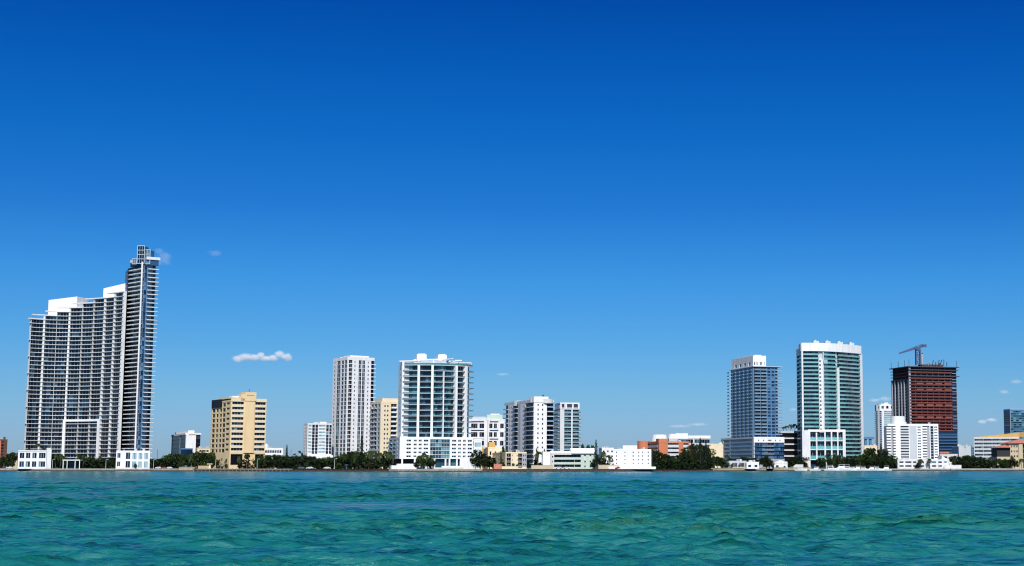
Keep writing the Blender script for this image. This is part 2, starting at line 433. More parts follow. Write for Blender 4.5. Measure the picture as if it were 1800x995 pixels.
# ================================================================== BUILDINGS
# ---- stepped curved tower on the left
def left_tower():
    D0 = 1128.0; ux = lambda u, D, v=790: X(u, D, v)
    rx, ry = ux(112, D0), D0
    B = Bld('residential_tower', 'tallest tower, curved glass front with rooftops stepping up to a slim spire end', 'tower', (rx, ry, G))
    PXM[0] = D0 / F_PX; w = B.w; fh = 3.18
    loc = lambda u, D: (ux(u, D) - rx, D - ry)
    U = [44, 66, 89.3, 110.5, 134, 154, 172.5, 190, 207.5]
    DD = lambda u: 1126 - 14 * (u - 44) / 163.5 + 70 * ((u - 44) / 163.5) * (1 - (u - 44) / 163.5)
    P = Path([loc(u, DD(u)) for u in (44, 55, 66, 78, 89.3, 100, 110.5, 122, 134, 144, 154, 163, 172.5, 181, 190, 199, 207.5)])
    idx = [0, 2, 4, 6, 8, 10, 12, 14, 16]
    s = [P.c[i] for i in idx]
    zb = 8.0; N = 33; inc = [0, 1, 2, 3, 4, 5, 5, 6]
    ztop0 = Zv(561, 1127) - G; fh = (ztop0 - zb) / N
    th = 0.32
    for i in range(8):
        a, b = s[i], s[i + 1]; n = N + inc[i]
        p0, p1 = P.pos(a, -2.0), P.pos(b, -2.0); q0, q1 = p0 + np.array([-6.6, 18.0]), p1 + np.array([-6.6, 18.0])
        w.prism([(p0[0] + 0.01, p0[1]), (p1[0] - 0.01, p1[1]), tuple(q1), tuple(q0)], 0, zb + n * fh, 'white')
        mb = MB(); nm = 3
        for k in range(nm + 1):
            c0 = a + (b - a) * k / (nm + 1) + 0.1; c1 = a + (b - a) * (k + 1) / (nm + 1) - 0.1
            mb.strip(P, c0, c1, th, fh, -1.6, -1.5, 'gdark')
            if k: mb.strip(P, c0 - 0.2, c0, th, fh, -1.6, -1.35, 'grey')
        me = mb.mesh('window'); extra = []
        for k in range(n):
            if B.cnt.get('window', 0) < 285: B.place('window', me, zb + k * fh)
            else: extra.append(k)
        if extra:
            big = MB()
            for k in extra:
                nb = len(big.v); big.v += [(x, y, z + zb + k * fh) for x, y, z in mb.v]
                big.f += [tuple(nb + q for q in f) for f in mb.f]; big.m += [big.mi(mb.mats[m]) for m in mb.m]
            big.build('window', B.root, 'stuff')
        # party piers between bays
        pw = {0: 0.25, 1: 1.25, 2: 0.28, 3: 1.25, 4: 0.28, 5: 0.28, 6: 1.25, 7: 1.1}[i]
        mb = MB(); mb.strip(P, a - 0 + 0.0, a + pw, 0, zb + n * fh, -1.9, 0.15, 'offwhite' if pw < 1 else 'white'); mb.build('pillar', B.root)
    mb = MB(); mb.strip(P, s[8] - 1.6, s[8], 0, zb + (N + 6) * fh, -1.9, 0.15, 'white'); mb.build('pillar', B.root)
    # one balcony slab with its rail per floor
    top = [zb + (N + q) * fh for q in inc]
    for k in range(N + 7):
        first = next((i for i in range(8) if N + inc[i] >= k), None)
        if first is None: continue
        ext = 1.6 if k >= N else (1.2 if (k % 4 == 0) else 0.0)
        mb = MB(); z = 0
        mb.strip(P, s[first] - ext - (6.5 if k > N else 0) + 0.01, s[8] - 0.01, z, z + th + 0.08, -1.95, 0.02 + 0.55, 'offwhite')
        if k >= N: mb.strip(P, s[first] - ext - (6.5 if k > N else 0) + 0.03, s[min(8, first + 1)] - 0.03, 0.34, 0.8, -1.9, 0.30, 'white')
        mb.build('balcony', B.root, loc=(0, 0, zb + k * fh))
    # lower glazed base and white portal frame
    for i in range(8):
        a, b = s[i], s[i + 1]
        mb = MB()
        for k in range(4):
            for r in range(2):
                mb.strip(P, a + (b - a) * k / 4 + 0.25, a + (b - a) * (k + 1) / 4 - 0.1, 0.3 + r * 4, 3.9 + r * 4, -1.6, -1.5, 'gblue')
            mb.strip(P, a + (b - a) * k / 4, a + (b - a) * k / 4 + 0.22, 0, zb, -1.9, -1.3, 'white')
        mb.strip(P, a + 0.3, b - 0.3, 3.9, 4.3, -1.9, -1.2, 'white')
        mb.build('base_glazing', B.root)
    zt = Zv(741, 1135) - G
    mb = MB()
    mb.strip(P, s[3] - 0.4, s[3] + 1.7, 2.2, zt - 0.02, 0.6, 1.5, 'bright'); mb.strip(P, s[6] - 0.6, s[6] + 1.4, 2.2, zt - 0.02, 0.6, 1.5, 'bright')
    mb.strip(P, s[3] - 0.4, s[6] + 1.4, zt - 0.02, zt + 1.3, 0.6, 1.5, 'bright'); mb.build('portal_frame', B.root)
    # penthouse boxes
    def pent(u0, u1, D, v0, v1, vt2=None, dep=14, side=None):
        x0, x1 = X(u0, D, v0) - rx, X(u1, D, v0) - rx; y = D - ry
        za, zb_, zc = Zv(v1, D) - G, Zv(v0, D) - G, Zv(vt2 or v0, D) - G
        m = MB(); y1 = y - 3.0
        P_ = [(x0, y, za), (x1, y1, za), (x1 + 3.0, y + dep, za), (x0, y + dep, za), (x0, y, zb_), (x1, y1, zc), (x1 + 3.0, y + dep, zc), (x0, y + dep, zb_)]
        m.faces(P_, [(0, 1, 5, 4), (1, 2, 6, 5), (2, 3, 7, 6), (3, 0, 4, 7), (4, 5, 6, 7), (3, 2, 1, 0)], 'bright')
        m.build('penthouse', B.root)
    pent(85.5, 138, 1147, 527.5, 560, 522, dep=12)
    pent(182, 222, 1138, 507, 535, 499, dep=14)
    # ---- the tall end of the tower
    a, b, c = loc(208.5, 1124), loc(238, 1104), loc(263, 1110)
    b2 = (a[0] + 0.0, a[1])
    PL, PR = Path([a, b]), Path([b, c])
    z1 = Zv(466, 1106) - G; n = 45; f2 = (z1 - zb) / n
    back = [(c[0] - 7.5, c[1] + 22), (a[0] - 7, a[1] + 20)]
    pi = [tuple(PL.pos(0.1, -1.9)), tuple(PL.pos(PL.L - 0.2, -1.9)), (b[0] + 0.2, b[1] + 1.9), tuple(PR.pos(PR.L - 0.1, -1.9))]
    w.prism(pi + back, 0, z1, 'bluegrey')
    facade(B, PL, zb, f2, n, [(8, 'G', dict(glass='gblack', th=0.2, slab='dgrey', mull=0)), (10, 'B', dict(glass='gdark', proj=1.5, slab='white', rail='rail', th=0.5, rh=0.25, cap=False)),
                              (9, 'B', dict(glass='gdark', proj=0.9, slab='white', rail='rail', th=0.5, rh=0.25, cap=False, xl=0.8))], inset=1.9, force=False)
    facade(B, PR, zb, f2, n, [(8, 'G', dict(glass='gblue', th=0.3, slab='gblue', **{'in': 0.3}, mull=1, frame='slab')), (18, 'B', dict(glass='gdark', proj=1.7, slab='white', rail='rail', th=0.5, rh=0.25, cap=False, xr=1.4, xl=-1.0, mull=2))],
           inset=1.9, force=False)
    w.prism(pi + back, -0.0 + 0.01, zb - 0.1, 'gdark')
    mb = MB(); mb.box(b[0] - 0.5, b[0] + 0.5, b[1] - 1.0, b[1] + 0.4, 0, z1 + 2, 'white'); mb.build('fin', B.root)
    for k in range(0, n, 2):
        pass
    # white roof band and glazed crown
    mb = MB(); mb.strip(PL, 8, PL.L - 1.2, z1, z1 + 3.2, -2, 0.3, 'gblue'); mb.strip(PL, 8, PL.L - 1.2, z1 + 3.2, z1 + 5, -2, 0.6, 'white')
    mb.strip(PR, 4.5, PR.L + 1.2, z1, z1 + 4.0, -2, 0.8, 'gblue'); mb.strip(PR, 2.5, PR.L + 2.0, z1 + 4.0, z1 + 6.0, -2.5, 1.6, 'white')
    mb.build('crown_band', B.root)
    def lattice(u0, u1, D, v0, v1, nx, nz, dep):
        x0, x1 = X(u0, D, 450) - rx, X(u1, D, 450) - rx; y = D - ry; za, zb2 = Zv(v1, D) - G, Zv(v0, D) - G
        m = MB(); m.box(x0, x1, y, y + dep, za, zb2 - 0.3, 'gblue')
        for i in range(nx + 1):
            xx = x0 + (x1 - x0) * i / nx; t = 0.2 if i in (0, nx) else 0.08
            m.box(xx - t, xx + t, y - 0.3, y - 0.02, za, zb2, 'pale')
        for i in range(nz + 1):
            zz = za + (zb2 - za) * i / nz; m.box(x0, x1, y - 0.38, y - 0.05, zz - 0.2, zz + 0.2, 'pale')
        m.build('crown_glazing', B.root)
    lattice(241.5, 254, 1104, 432, 463, 3, 4, 9); lattice(254.3, 264, 1106, 438.5, 464, 2, 3, 9); lattice(233, 241, 1108, 455, 464, 2, 1, 8)
    w.box(X(262, 1112, 450) - rx, X(266, 1112, 450) - rx, 1112 - ry, 1122 - ry, z1 + 2, Zv(452, 1112) - G, 'dgrey')
    B.finish()
left_tower()

# ---- generic small pieces used on roofs
def rbox(B, uL, uR, D, v0, v1, mat='white', dep=8, name='roof_box', y=None, vm=None):
    """a box on a roof, given by its sight lines at distance D; built in the building's own frame"""
    vm = vm or v0
    x0, x1 = X(uL, D, vm), X(uR, D, vm)
    r = B.root; a = r.rotation_euler.z; ca, sa = math.cos(a), math.sin(a)
    def L(x, y): dx, dy = x - r.location.x, y - r.location.y; return (dx * ca + dy * sa, -dx * sa + dy * ca)
    p = [L(x0, D), L(x1, D), L(x1, D + dep), L(x0, D + dep)]
    mb = MB(); mb.prism(p, Zv(v1, D) - G, Zv(v0, D) - G, mat); mb.build(name, r)
    return p

# ---- beige tower
def beige():
    B = block('office_tower', 'beige tower with a blank central shaft rising above rows of dark balconies', 'tower', 405, 1040, 0.6, 370.5, 467.5, vm=750)
    z0 = B.H(796); zt = B.H(704); n = 10; fh = (zt - z0 - 0.6) / n
    core(B, 0, zt - 0.05, 0.9, 'cream')
    bal = dict(sill=0.46, head=0.96, m=0.03, mull=3, frame='grey', rec=0.6, sp='creamlt', spout=0.12)
    facade(B, B.front, z0, fh, n, [(1.2, 'S'), (22.5, 'W', bal), (1.0, 'S', dict(out=0.3)), (17.5, 'S', dict(out=0.8)), (1.2, 'S', dict(wall='tan')), (20, 'W', bal), (1.0, 'S')],
           wall='cream', inset=0.9, band=('creamlt', 2.2, 0.3))
    facade(B, B.left, z0, fh, n, [(2, 'S'), (5, 'W', dict(sill=0.12, head=0.8, m=0.03, glass='gblack')), (2, 'S'), (4, 'W', dict(sill=0.15, head=0.75, m=0.05, glass='gblack')), (2, 'S'), (4, 'W', dict(sill=0.15, head=0.75, m=0.05, glass='gblack')), (1, 'S'),
                                  (5, 'W', dict(sill=0.1, head=0.8, m=0.03, glass='gblack')), (1, 'S'), (6, 'W', dict(sill=0.45, head=0.85, m=0.03, glass='gblack')), (2, 'S')], wall='cream', inset=0.9, band=('cream', 0.8, 0.15))
    # base: tall dark openings
    w = B.w; s1, s2 = 1.4, 12.0
    for a, b in ((0.02, 0.8), (9.2, 17.8), (25.0, 25.9)): w.box(a, min(b, B.wR - 0.02), 0.02, 0.9, 0, z0, 'cream')
    w.box(0.8, B.wR - 0.1, 0.02, 0.9, z0 - 0.8, z0 - 0.02, 'cream')
    mb = MB(); mb.box(0.9, 9.1, 0.7, 0.85, 2.8, z0 - 0.9, 'gblack'); mb.build('window', B.root); mb = MB(); mb.box(17.9, B.wR - 1.0, 0.7, 0.85, 2.8, z0 - 0.9, 'gblack'); mb.build('window', B.root)
    w.box(0.8, 9.2, 0.02, 0.6, 0, 2.6, 'cream'); w.box(0.02, 0.9, 1, B.wL - 0.02, 0, z0, 'cream')
    # shaft top, roof pieces
    w.box(9.3, 17.2, -0.8, 8, zt, B.H(688.5), 'cream')
    w.box(6.6, 9.28, -0.3, 7, zt, B.H(692.5), 'cream')
    w.box(-0.3, 7.0, -0.3, B.wL - 12, zt + 2.2, B.H(700.5), 'cream')
    roof(B, zt - 0.04, 0.5, -0.3, 'creamlt')
    mb = MB(); mb.box(-0.6, 4, 18, B.wL - 2, zt - 4, zt + 1.5, 'gblack'); mb.build('roof_box', B.root)
    mb = MB(); mb.box(1.8, 6.2, 3, 10, B.H(700.5), B.H(695.5), 'white'); mb.build('roof_box', B.root)
    mb = MB(); mb.bar((13, 2, B.H(688.5)), (13, 2, B.H(683)), 0.35, 'dgrey'); mb.build('antenna', B.root)
    mb = MB(); mb.box(10.5, 15.5, -0.95, -0.8, B.H(694.5), B.H(693.2), 'tan'); mb.build('sign_panel', B.root)
    B.finish()
beige()

def simple(name, label, cat, uc, D, a, ul, ur, vtop, n, front, left=None, wall='white', z0=0.0, inset=0.6, par=0.9, dep=18, vm=780, group=None, force=None, roofmat=None, vbase=None):
    B = block(name, label, cat, uc, D, a, ul, ur, dep, vm, group)
    zt = B.H(vtop) - par
    z0 = B.H(vbase) if vbase else z0
    fh = (zt - z0) / n
    hasL = left is not None
    core(B, 0, zt - 0.05, inset, wall, left=hasL)
    if z0 > 0.3:
        B.w.box(0.02, B.wR - 0.01, 0.03, inset, 0, z0, wall)
        if hasL: B.w.box(0.03, inset, 0.03, B.wL - 0.02, 0, z0 - 0.01, wall)
    facade(B, B.front, z0, fh, n, front, wall, inset, force=force, band=(wall, par, 0.05), e0=(E if hasL else 0.0))
    if hasL: facade(B, B.left, z0, fh, n, left, wall, inset, force=force, band=(wall, par - 0.03, 0.04))
    roof(B, zt, 0.25, -0.1, roofmat or wall)
    B.fh = fh; B.zt = zt
    ru = random.Random(int(uc * 7 + vtop))
    for i in range(4):
        x, y = ru.uniform(0.08, 0.85) * B.wR, ru.uniform(0.1, 0.5) * B.wL; sx = ru.uniform(0.8, 2.2); m = MB()
        m.box(x, x + sx, y, y + 1.6, zt + 0.2, zt + par + ru.uniform(0.3, 1.5), ru.choice(['grey', 'pale', 'offwhite'])); m.build('rooftop_unit', B.root)
    return B
WN = dict(sill=0.3, head=0.8, m=0.2)

# ---- white tall tower
B = simple('apartment_tower', 'tall white tower with long vertical window strips and a faceted side', 'tower', 609.5, 1190, 0.62, 584, 657, 627, 26,
    [(2.5, 'S'), (6.5, 'B', dict(proj=0.0, th=0.6, slab='white', mull=1, glass='gblack')), (3.6, 'S'), (2.2, 'W', dict(sill=0.35, head=0.75, m=0.05)), (6, 'S'),
     (5, 'W', dict(sill=0.08, head=0.99, m=0.01, mull=1)), (1.6, 'S'), (5, 'W', dict(sill=0.08, head=0.99, m=0.01, mull=1)), (5, 'S'),
     (2.2, 'W', dict(sill=0.3, head=0.75, m=0.05)), (4.2, 'S'), (6, 'B', dict(proj=0.9, th=0.55, slab='white', xr=1.0, mull=0, glass='gblack'))],
    [(2, 'S'), (4, 'W', dict(sill=0.3, head=0.8, m=0.15)), (4, 'S'), (8.5, 'W', dict(sill=0.06, head=0.96, m=0.02, mull=1)), (3, 'S'), (5.5, 'W', dict(sill=0.12, head=0.92, m=0.02)), (2, 'S'), (5.5, 'W', dict(sill=0.1, head=0.94, m=0.02)), (1.5, 'S')],
    wall='white', inset=1.0, par=2.4, force=False, vm=700)
B.w.box(3, B.wR - 4, 2, 14, B.zt, B.H(624), 'bright'); B.w.box(0.3, 6, 14, B.wL - 12, B.zt, B.H(626), 'bright')
B.finish()

# ---- small block left of it
B = simple('apartment_block', 'low white block with pale glass strips left of the tall white tower', 'apartment block', 540, 1180, 0.45, 533, 583, 744, 9,
    [(1, 'S'), (6.5, 'W', dict(sill=0.35, head=0.85, m=0.02, glass='glight')), (1.2, 'S'), (5, 'W', dict(sill=0.04, head=0.93, m=0.02)), (1, 'S'), (5, 'W', dict(sill=0.04, head=0.93, m=0.02)), (1.2, 'S'),
     (13, 'W', dict(sill=0.4, head=0.85, m=0.02, glass='glight', mull=1)), (1.2, 'S'), (5, 'W', dict(sill=0.04, head=0.93, m=0.02)), (1, 'S'), (4.5, 'W', dict(sill=0.04, head=0.93, m=0.02)), (0.5, 'S')],
    [(1, 'S'), (2, 'W', WN), (1, 'S'), (2, 'W', WN), (1, 'S')], inset=0.7, vbase=798)
B.w.box(B.wR * 0.52, B.wR * 0.78, 1, 9, B.zt, B.H(741), 'bright'); B.w.box(-0.5, B.wR + 0.5, -3, 0, 0, B.H(800), 'bright')
B.finish()

# ---- beige and grey apartment block partly behind the glass tower
B = simple('apartment_block', 'cream and grey apartment block half hidden behind the glass tower with white podium', 'apartment block', 668, 1060, 0.5, 650.5, 712, 706, 14,
    [(1, 'S'), (5, 'S'), (3, 'W', dict(sill=0.3, head=0.7, m=0.1)), (2, 'S'), (3, 'W', dict(sill=0.3, head=0.7, m=0.1)), (4, 'S'), (10, 'B', dict(proj=0.9, slab='offwhite', rail='bright', th=0.3, rh=0.8)), (16, 'S')],
    [(1, 'S'), (4, 'B', dict(proj=1.3, slab='offwhite', rail='pale', th=0.4)), (1.5, 'S', dict(wall='pale')), (4, 'B', dict(proj=1.0, slab='offwhite', rail='pale', th=0.4)), (1.5, 'S', dict(wall='pale')), (4, 'W', dict(sill=0.3, head=0.9, wall='pale')), (1.2, 'S', dict(wall='pale'))],
    wall='creamlt', inset=1.0, par=1.4, force=False)
B.w.box(2, B.wR - 0.3, 3, 16, B.zt, B.H(699.5), 'creamlt')
B.finish()

# ---- the central glass tower on a white podium
def glass_tower():
    B = block('residential_tower', 'wide glass tower with white vertical fins above a white podium at the water', 'tower', 702.5, 948, 0.33, 683.5, 832, vm=790)
    PXM[0] = B.D / F_PX
    ca, sa = math.cos(0.33), math.sin(0.33)
    w = B.w; zp = B.H(769); wr, wl = B.wR, B.wL
    z0 = B.H(806.5); n = 5; fh = (zp - 1.0 - z0) / n
    w.box(0.9, wr - 0.01, 0.9, wl - 0.01, z0, zp - 0.05, 'white'); w.box(2, wr - 1, 6, wl - 1, 0, z0 + 0.01, 'dark')  # dark box holds the shade of the open ground storey as colour
    wn = dict(sill=0.42, head=0.86, m=0.04, mull=1, rec=0.35)
    facade(B, B.front, z0, fh, n, [(11.5, 'S'), (8.2, 'W', wn), (4.3, 'S'), (5.6, 'W', wn), (3.2, 'S'), (5.6, 'W', wn), (3.2, 'S'), (8.4, 'W', wn), (3.2, 'S'),
        (34.5, 'G', dict(glass='gteal', th=0.35, slab='offwhite', mull=6, **{'in': 0.45}, frame='offwhite')), (3.6, 'S'), (8, 'W', wn), (3.2, 'S'), (5.2, 'W', wn), (3.6, 'S'), (5, 'W', wn), (3.4, 'S'), (7.8, 'W', wn), (2.3, 'S')],
        'bright', 0.9, force=True, band=('bright', 1.4, 0.03))
    facade(B, B.left, z0, fh, n, [(1, 'S'), (6, 'B', dict(proj=0.9, slab='offwhite', rail='railb')), (2, 'S'), (5, 'B', dict(proj=0.3, slab='offwhite', rail='railb')), (3, 'S'), (4, 'W', dict(sill=0.3, head=0.85)), (1.5, 'S')], 'offwhite', 0.9, band=('offwhite', 1.3, 0.02))  # side walls off-white against the bright front: their shade is painted in
    roof(B, zp - 1.0, 0.3, -0.2, 'white')
    # open ground storey
    for fx in (0.02, 0.19, 0.455, 0.605, 0.66, 0.76):
        mb = MB(); mb.box(fx * wr + 0.3, fx * wr + 1.3, 0.1, 1.1, 0, z0 - 0.01, 'white'); mb.build('column', B.root)
    w.box(wr * 0.82, wr - 0.03, 0.05, 8, 0, z0 - 0.01, 'bright')
    mb = MB()
    for i in range(6): mb.box(wr * 0.5 + i * 3.3, wr * 0.5 + i * 3.3 + 3.1, 2.4, 2.6, 0.4, z0 - 0.6, 'gteal')
    mb.build('base_glazing', B.root)
    # tower shaft: set back on the podium roof
    D = 960.0
    def L(u, D, v=700):
        dx, dy = X(u, D, v) - B.root.location.x, D - B.root.location.y; return (dx * ca + dy * sa, -dx * sa + dy * ca)
    l0, c0 = L(700, 972), L(706.3, 961)
    us = [706.3, 720, 733.5, 753.8, 772, 792, 810, 819, 826.5]; ds = [961, 960, 959.5, 960, 961.5, 965, 969.5, 973, 978]
    P = Path([L(u, d) for u, d in zip(us, ds)]); PL = Path([l0, c0])
    zt = B.H(640); nf = 13; zs = zp - 1.0 + 0.3; f2 = (zt - zs) / nf
    end = L(824, 1000); bk = L(703, 1000)
    ins = [tuple(P.pos(q, -1.5)) for q in P.samples(0.05, P.L - 0.05)]
    w.prism([tuple(PL.pos(0.1, -0.0))] + [tuple(PL.pos(PL.L - 0.5, -0.6))] + ins[1:] + [end, bk], zs - 0.2, zt - 0.02, 'pale')
    w.strip(PL, 0, PL.L - 0.02, zs - 0.1, B.H(633), -0.5, 0.1, 'bright'); w.strip(P, 0.02, 1.4, zs - 0.1, B.H(634), -1.5, 0.35, 'bright')
    side = MB()
    for k in range(nf): side.strip(PL, PL.L * 0.45, PL.L * 0.6, zs + k * f2 + 1, zs + k * f2 + 2.4, 0.1, 0.14, 'gdark')
    side.build('window', B.root, 'stuff')
    bo = lambda **k: dict(dict(glass='gteal', proj=0.75, slab='offwhite', rail='rail', th=0.26, rh=0.5, cap=False, mull=3, frame='dgrey'), **k)
    facade(B, P, zs, f2, nf, [(1.4, 'S', dict(out=0.3, wall='bright')), (24.2, 'B', bo(mull=4)), (3.4, 'S', dict(out=1.7, wall='bright')), (17.3, 'B', bo(glass='gdark')), (3.5, 'S', dict(out=1.7, wall='bright')),
        (15.5, 'B', bo()), (1.6, 'S', dict(out=0.9, wall='bright', nf=nf - 1)), (18, 'B', bo()), (3.6, 'S', dict(out=1.7, wall='bright')), (15.5, 'B', bo(glass='gdark')), (3.2, 'S', dict(out=1.7, wall='bright')), (15, 'B', bo(proj=1.6, xr=1.6, glass='gdark'))],
        'pale', 1.5, force=True)
    # railing at the roof terrace, set-back storey, pergola beams, boxes
    mb = MB(); mb.strip(P, 1.5, P.L + 1.2, zt, zt + 0.35, -1.5, 0.9, 'offwhite'); mb.strip(P, 1.6, P.L + 1.1, zt + 0.35, zt + 1.5, 0.72, 0.8, 'rail'); mb.build('terrace', B.root)
    for fu in (733.5, 753.9, 792.2, 810):
        s = P.L * {733.5: 0.232, 753.9: 0.40, 792.2: 0.716, 810: 0.86}[fu]
    p1 = [L(738, 966), L(800, 970), L(798, 990), L(740, 990)]
    mb = MB(); mb.prism(p1, zt + 0.2, B.H(629.5), 'slab'); mb.build('rooftop_storey', B.root)
    def beam(ua, da, ub, db, v0, v1, wd=1.0):
        a, b = L(ua, da, 630), L(ub, db, 630); m = MB()
        m.bar((a[0], a[1], (B.H(v0) + B.H(v1)) / 2), (b[0], b[1], (B.H(v0) + B.H(v1)) / 2), abs(B.H(v0) - B.H(v1)), 'bright'); m.build('pergola_beam', B.root)
    beam(703, 962, 735, 958, 631.2, 633.2); beam(703, 962, 728, 985, 631.2, 632.8); beam(728, 985, 828, 985, 629.8, 631.2); beam(728, 975, 792, 968, 626.2, 628.2)
    beam(726, 968, 752, 968, 628.5, 630.0); beam(778, 972, 796, 962, 626.5, 628.5); beam(790, 964, 829, 978, 631.8, 633.4); beam(800, 972, 812, 972, 628.0, 629.6)
    beam(812, 990, 829, 978, 634.3, 635.8); beam(708, 970, 755, 970, 634.8, 636.2)
    for u, d, vv in ((708, 963, 632), (736, 960, 632), (762, 966, 628), (791, 965, 628), (806, 974, 631), (820, 976, 632)):
        a = L(u, d, 632); m = MB(); m.box(a[0] - 0.35, a[0] + 0.35, a[1] - 0.35, a[1] + 0.35, zt + 0.3, B.H(vv), 'bright'); m.build('post', B.root)
    for u0, u1, vt in ((733, 750, 616.5), (770, 785.5, 617.5)):
        a, b = L(u0, 972, 622), L(u1, 972, 622); m = MB()
        m.prism([a, b, (b[0], b[1] + 8), (a[0], a[1] + 8)], B.H(630), B.H(vt + 1.5), 'bright')
        m.prism([(a[0] + 0.8, a[1] + 0.5), (b[0] - 0.8, b[1] + 0.5), (b[0] - 0.8, b[1] + 7), (a[0] + 0.8, a[1] + 7)], B.H(vt + 1.5), B.H(vt), 'bright'); m.build('roof_box', B.root)
    # terrace in front
    mb = MB(); mb.box(-6, wr * 0.42, -7, -0.5, 0, 2.2, 'bright'); mb.box(-2, wr * 0.3, -5, -0.6, 2.2, 3.2, 'bright'); mb.box(wr * 0.42, wr * 0.84, -5, -0.5, 0, 1.0, 'offwhite')
    mb.box(wr * 0.56, wr * 0.8, -4, -0.6, 1.0, 1.9, 'bright'); mb.build('terrace', B.root)
    B.finish()
glass_tower()

# ---- white mid-rise with large windows, right of the glass tower
big = dict(sill=0.1, head=0.64, m=0.04, mull=2, frame='grey', rec=0.4, glass='gblack')
B = simple('office_block', 'white mid-rise with oversized grouped windows behind the glass tower', 'office block', 824, 1090, 0.1, None, 887, 736.5, 4,
    [(3, 'S'), (11, 'W', big), (2.5, 'S'), (8, 'W', dict(big, mull=1)), (5, 'S'), (1.2, 'S', dict(wall='grey', out=-0.6)), (1.5, 'S'), (5.5, 'W', dict(big, mull=1)), (2, 'S'), (5, 'W', dict(big, mull=1)), (5, 'S'), (6, 'W', dict(big, mull=1)), (1.5, 'S')], wall='white', inset=0.8, par=1.0, vbase=800, force=True)
for zf in (0.78,):
    m = MB()
    for k in range(4): m.strip(B.front, B.wR * 0.06, B.wR * 0.42, B.H(800) + (k + zf) * B.fh, B.H(800) + (k + zf) * B.fh + 0.8, 0.0, 0.06, 'gdark'); m.strip(B.front, B.wR * .58, B.wR * 0.82, B.H(800) + (k + zf) * B.fh, B.H(800) + (k + zf) * B.fh + 0.8, 0.0, 0.06, 'gdark')
    m.build('window_band', B.root, 'stuff')
B.w.box(B.wR * .5, B.wR * 0.93, 4, 18, B.zt, B.H(728.5), 'mint'); B.w.box(2.2, B.wR * .48, 5, B.wL - 4, B.zt, B.H(732), 'pale'); B.w.box(B.wR * .6, B.wR * 0.85, 6, 12, B.H(728.6), B.H(726.5), 'white')
B.finish()

# ---- white condominium with dark balconies
def condo():
    db = dict(glass='gblack', proj=1.0, slab='white', rail='bluegrey', th=0.35, rh=0.5, mull=1, cap=False, frame='dgrey')
    B = simple('apartment_tower', 'white condominium with a bright blank end wall and dark balcony stacks', 'tower', 938, 1130, 0.40, 886, 973, 702, 14,
        [(23.5, 'S', dict(wall='bright')), (12.5, 'B', db)],
        [(7, 'B', db), (8.5, 'S', dict(wall='bright')), (8.5, 'B', db), (4.5, 'S', dict(wall='pale')), (7.5, 'S', dict(wall='bright')), (15, 'B', dict(db, mull=3))], wall='offwhite', inset=1.5, par=2.2, force=True)
    m = MB(); W = B.wR * 0.653
    for k in range(14):
        for q in (0.32, 0.67):
            z = B.fh * (k + 0.3); m.box(W * q - 0.42, W * q + 0.42, -0.14, -0.02, z, z + 1.3, 'gblack')
    Lp = B.left
    for k in range(14):
        z = B.fh * (k + 0.3)
        for q in (0.19, 0.25, 0.65, 0.71): m.strip(Lp, Lp.L * q - 0.5, Lp.L * q + 0.5, z, z + 1.2, 0.02, 0.1, 'gdark')
    m.build('window', B.root, 'stuff')
    zt = B.zt
    mb = MB(); mb.box(-0.3, W + 1, -0.25, 9, zt, B.H(696.8), 'bright'); mb.build('rooftop_storey', B.root)
    mb = MB(); mb.cyl(3.5, B.wL * 0.62, 5.0, zt - 1, B.H(700.5), 'pale', 20); mb.cyl(4, 6, 5, zt, B.H(699), 'offwhite', 20); mb.cyl(B.wR - 4.5, 3, 5.0, zt - 0.5, B.H(701), 'offwhite', 20); mb.build('rooftop_drum', B.root)
    for q in (0.6, 0.68): mb = MB(); mb.bar((W * q + 1, 1, zt + 2), (W * q + 1, 1, B.H(693.5)), 0.5, 'dgrey'); mb.build('antenna', B.root)
    B.finish()
condo()

# ---- teal glass tower behind it
B = simple('residential_tower', 'teal glass tower with a white open roof frame behind the white condominium', 'tower', 984.5, 1440, 0.22, 970, 1018, 718, 16,
    [(7.5, 'S', dict(wall='offwhite')), (12.5, 'B', dict(glass='gteal', proj=0.3, slab='slab', th=0.5, mull=1, rail='rail')), (2.2, 'S', dict(wall='white', out=0.7)), (9.5, 'B', dict(glass='gteal', proj=0.4, slab='slab', rail='rail', th=0.5)), (2.5, 'B', dict(glass='gteal', proj=1.2, xr=1.5, slab='pale', rail='rail', th=0.4))],
    [(12, 'B', dict(glass='gteal', proj=1.5, slab='offwhite', rail='rail', th=0.5)), (1, 'S')], wall='pale', inset=1.2, par=1.0, force=False, vm=740)
zt = B.zt + 1.0
mb = MB(); mb.box(-0.3, B.wR + 0.3, -0.3, B.wL * 0.6, B.H(710.0), B.H(707.5), 'white')
for q in (0.0, 0.22, 0.27, 0.62, 0.93): mb.box(B.wR * q, B.wR * q + 1.6, -0.2, 1, zt - 0.2, B.H(710), 'white')
mb.box(0.5, B.wR - 0.5, 3, 12, zt, B.H(710.2), 'grey'); mb.box(-0.2, 0.5, 1, B.wL * 0.6 - 1, zt, B.H(710.1), 'white'); mb.build('roof_frame', B.root)
B.finish()

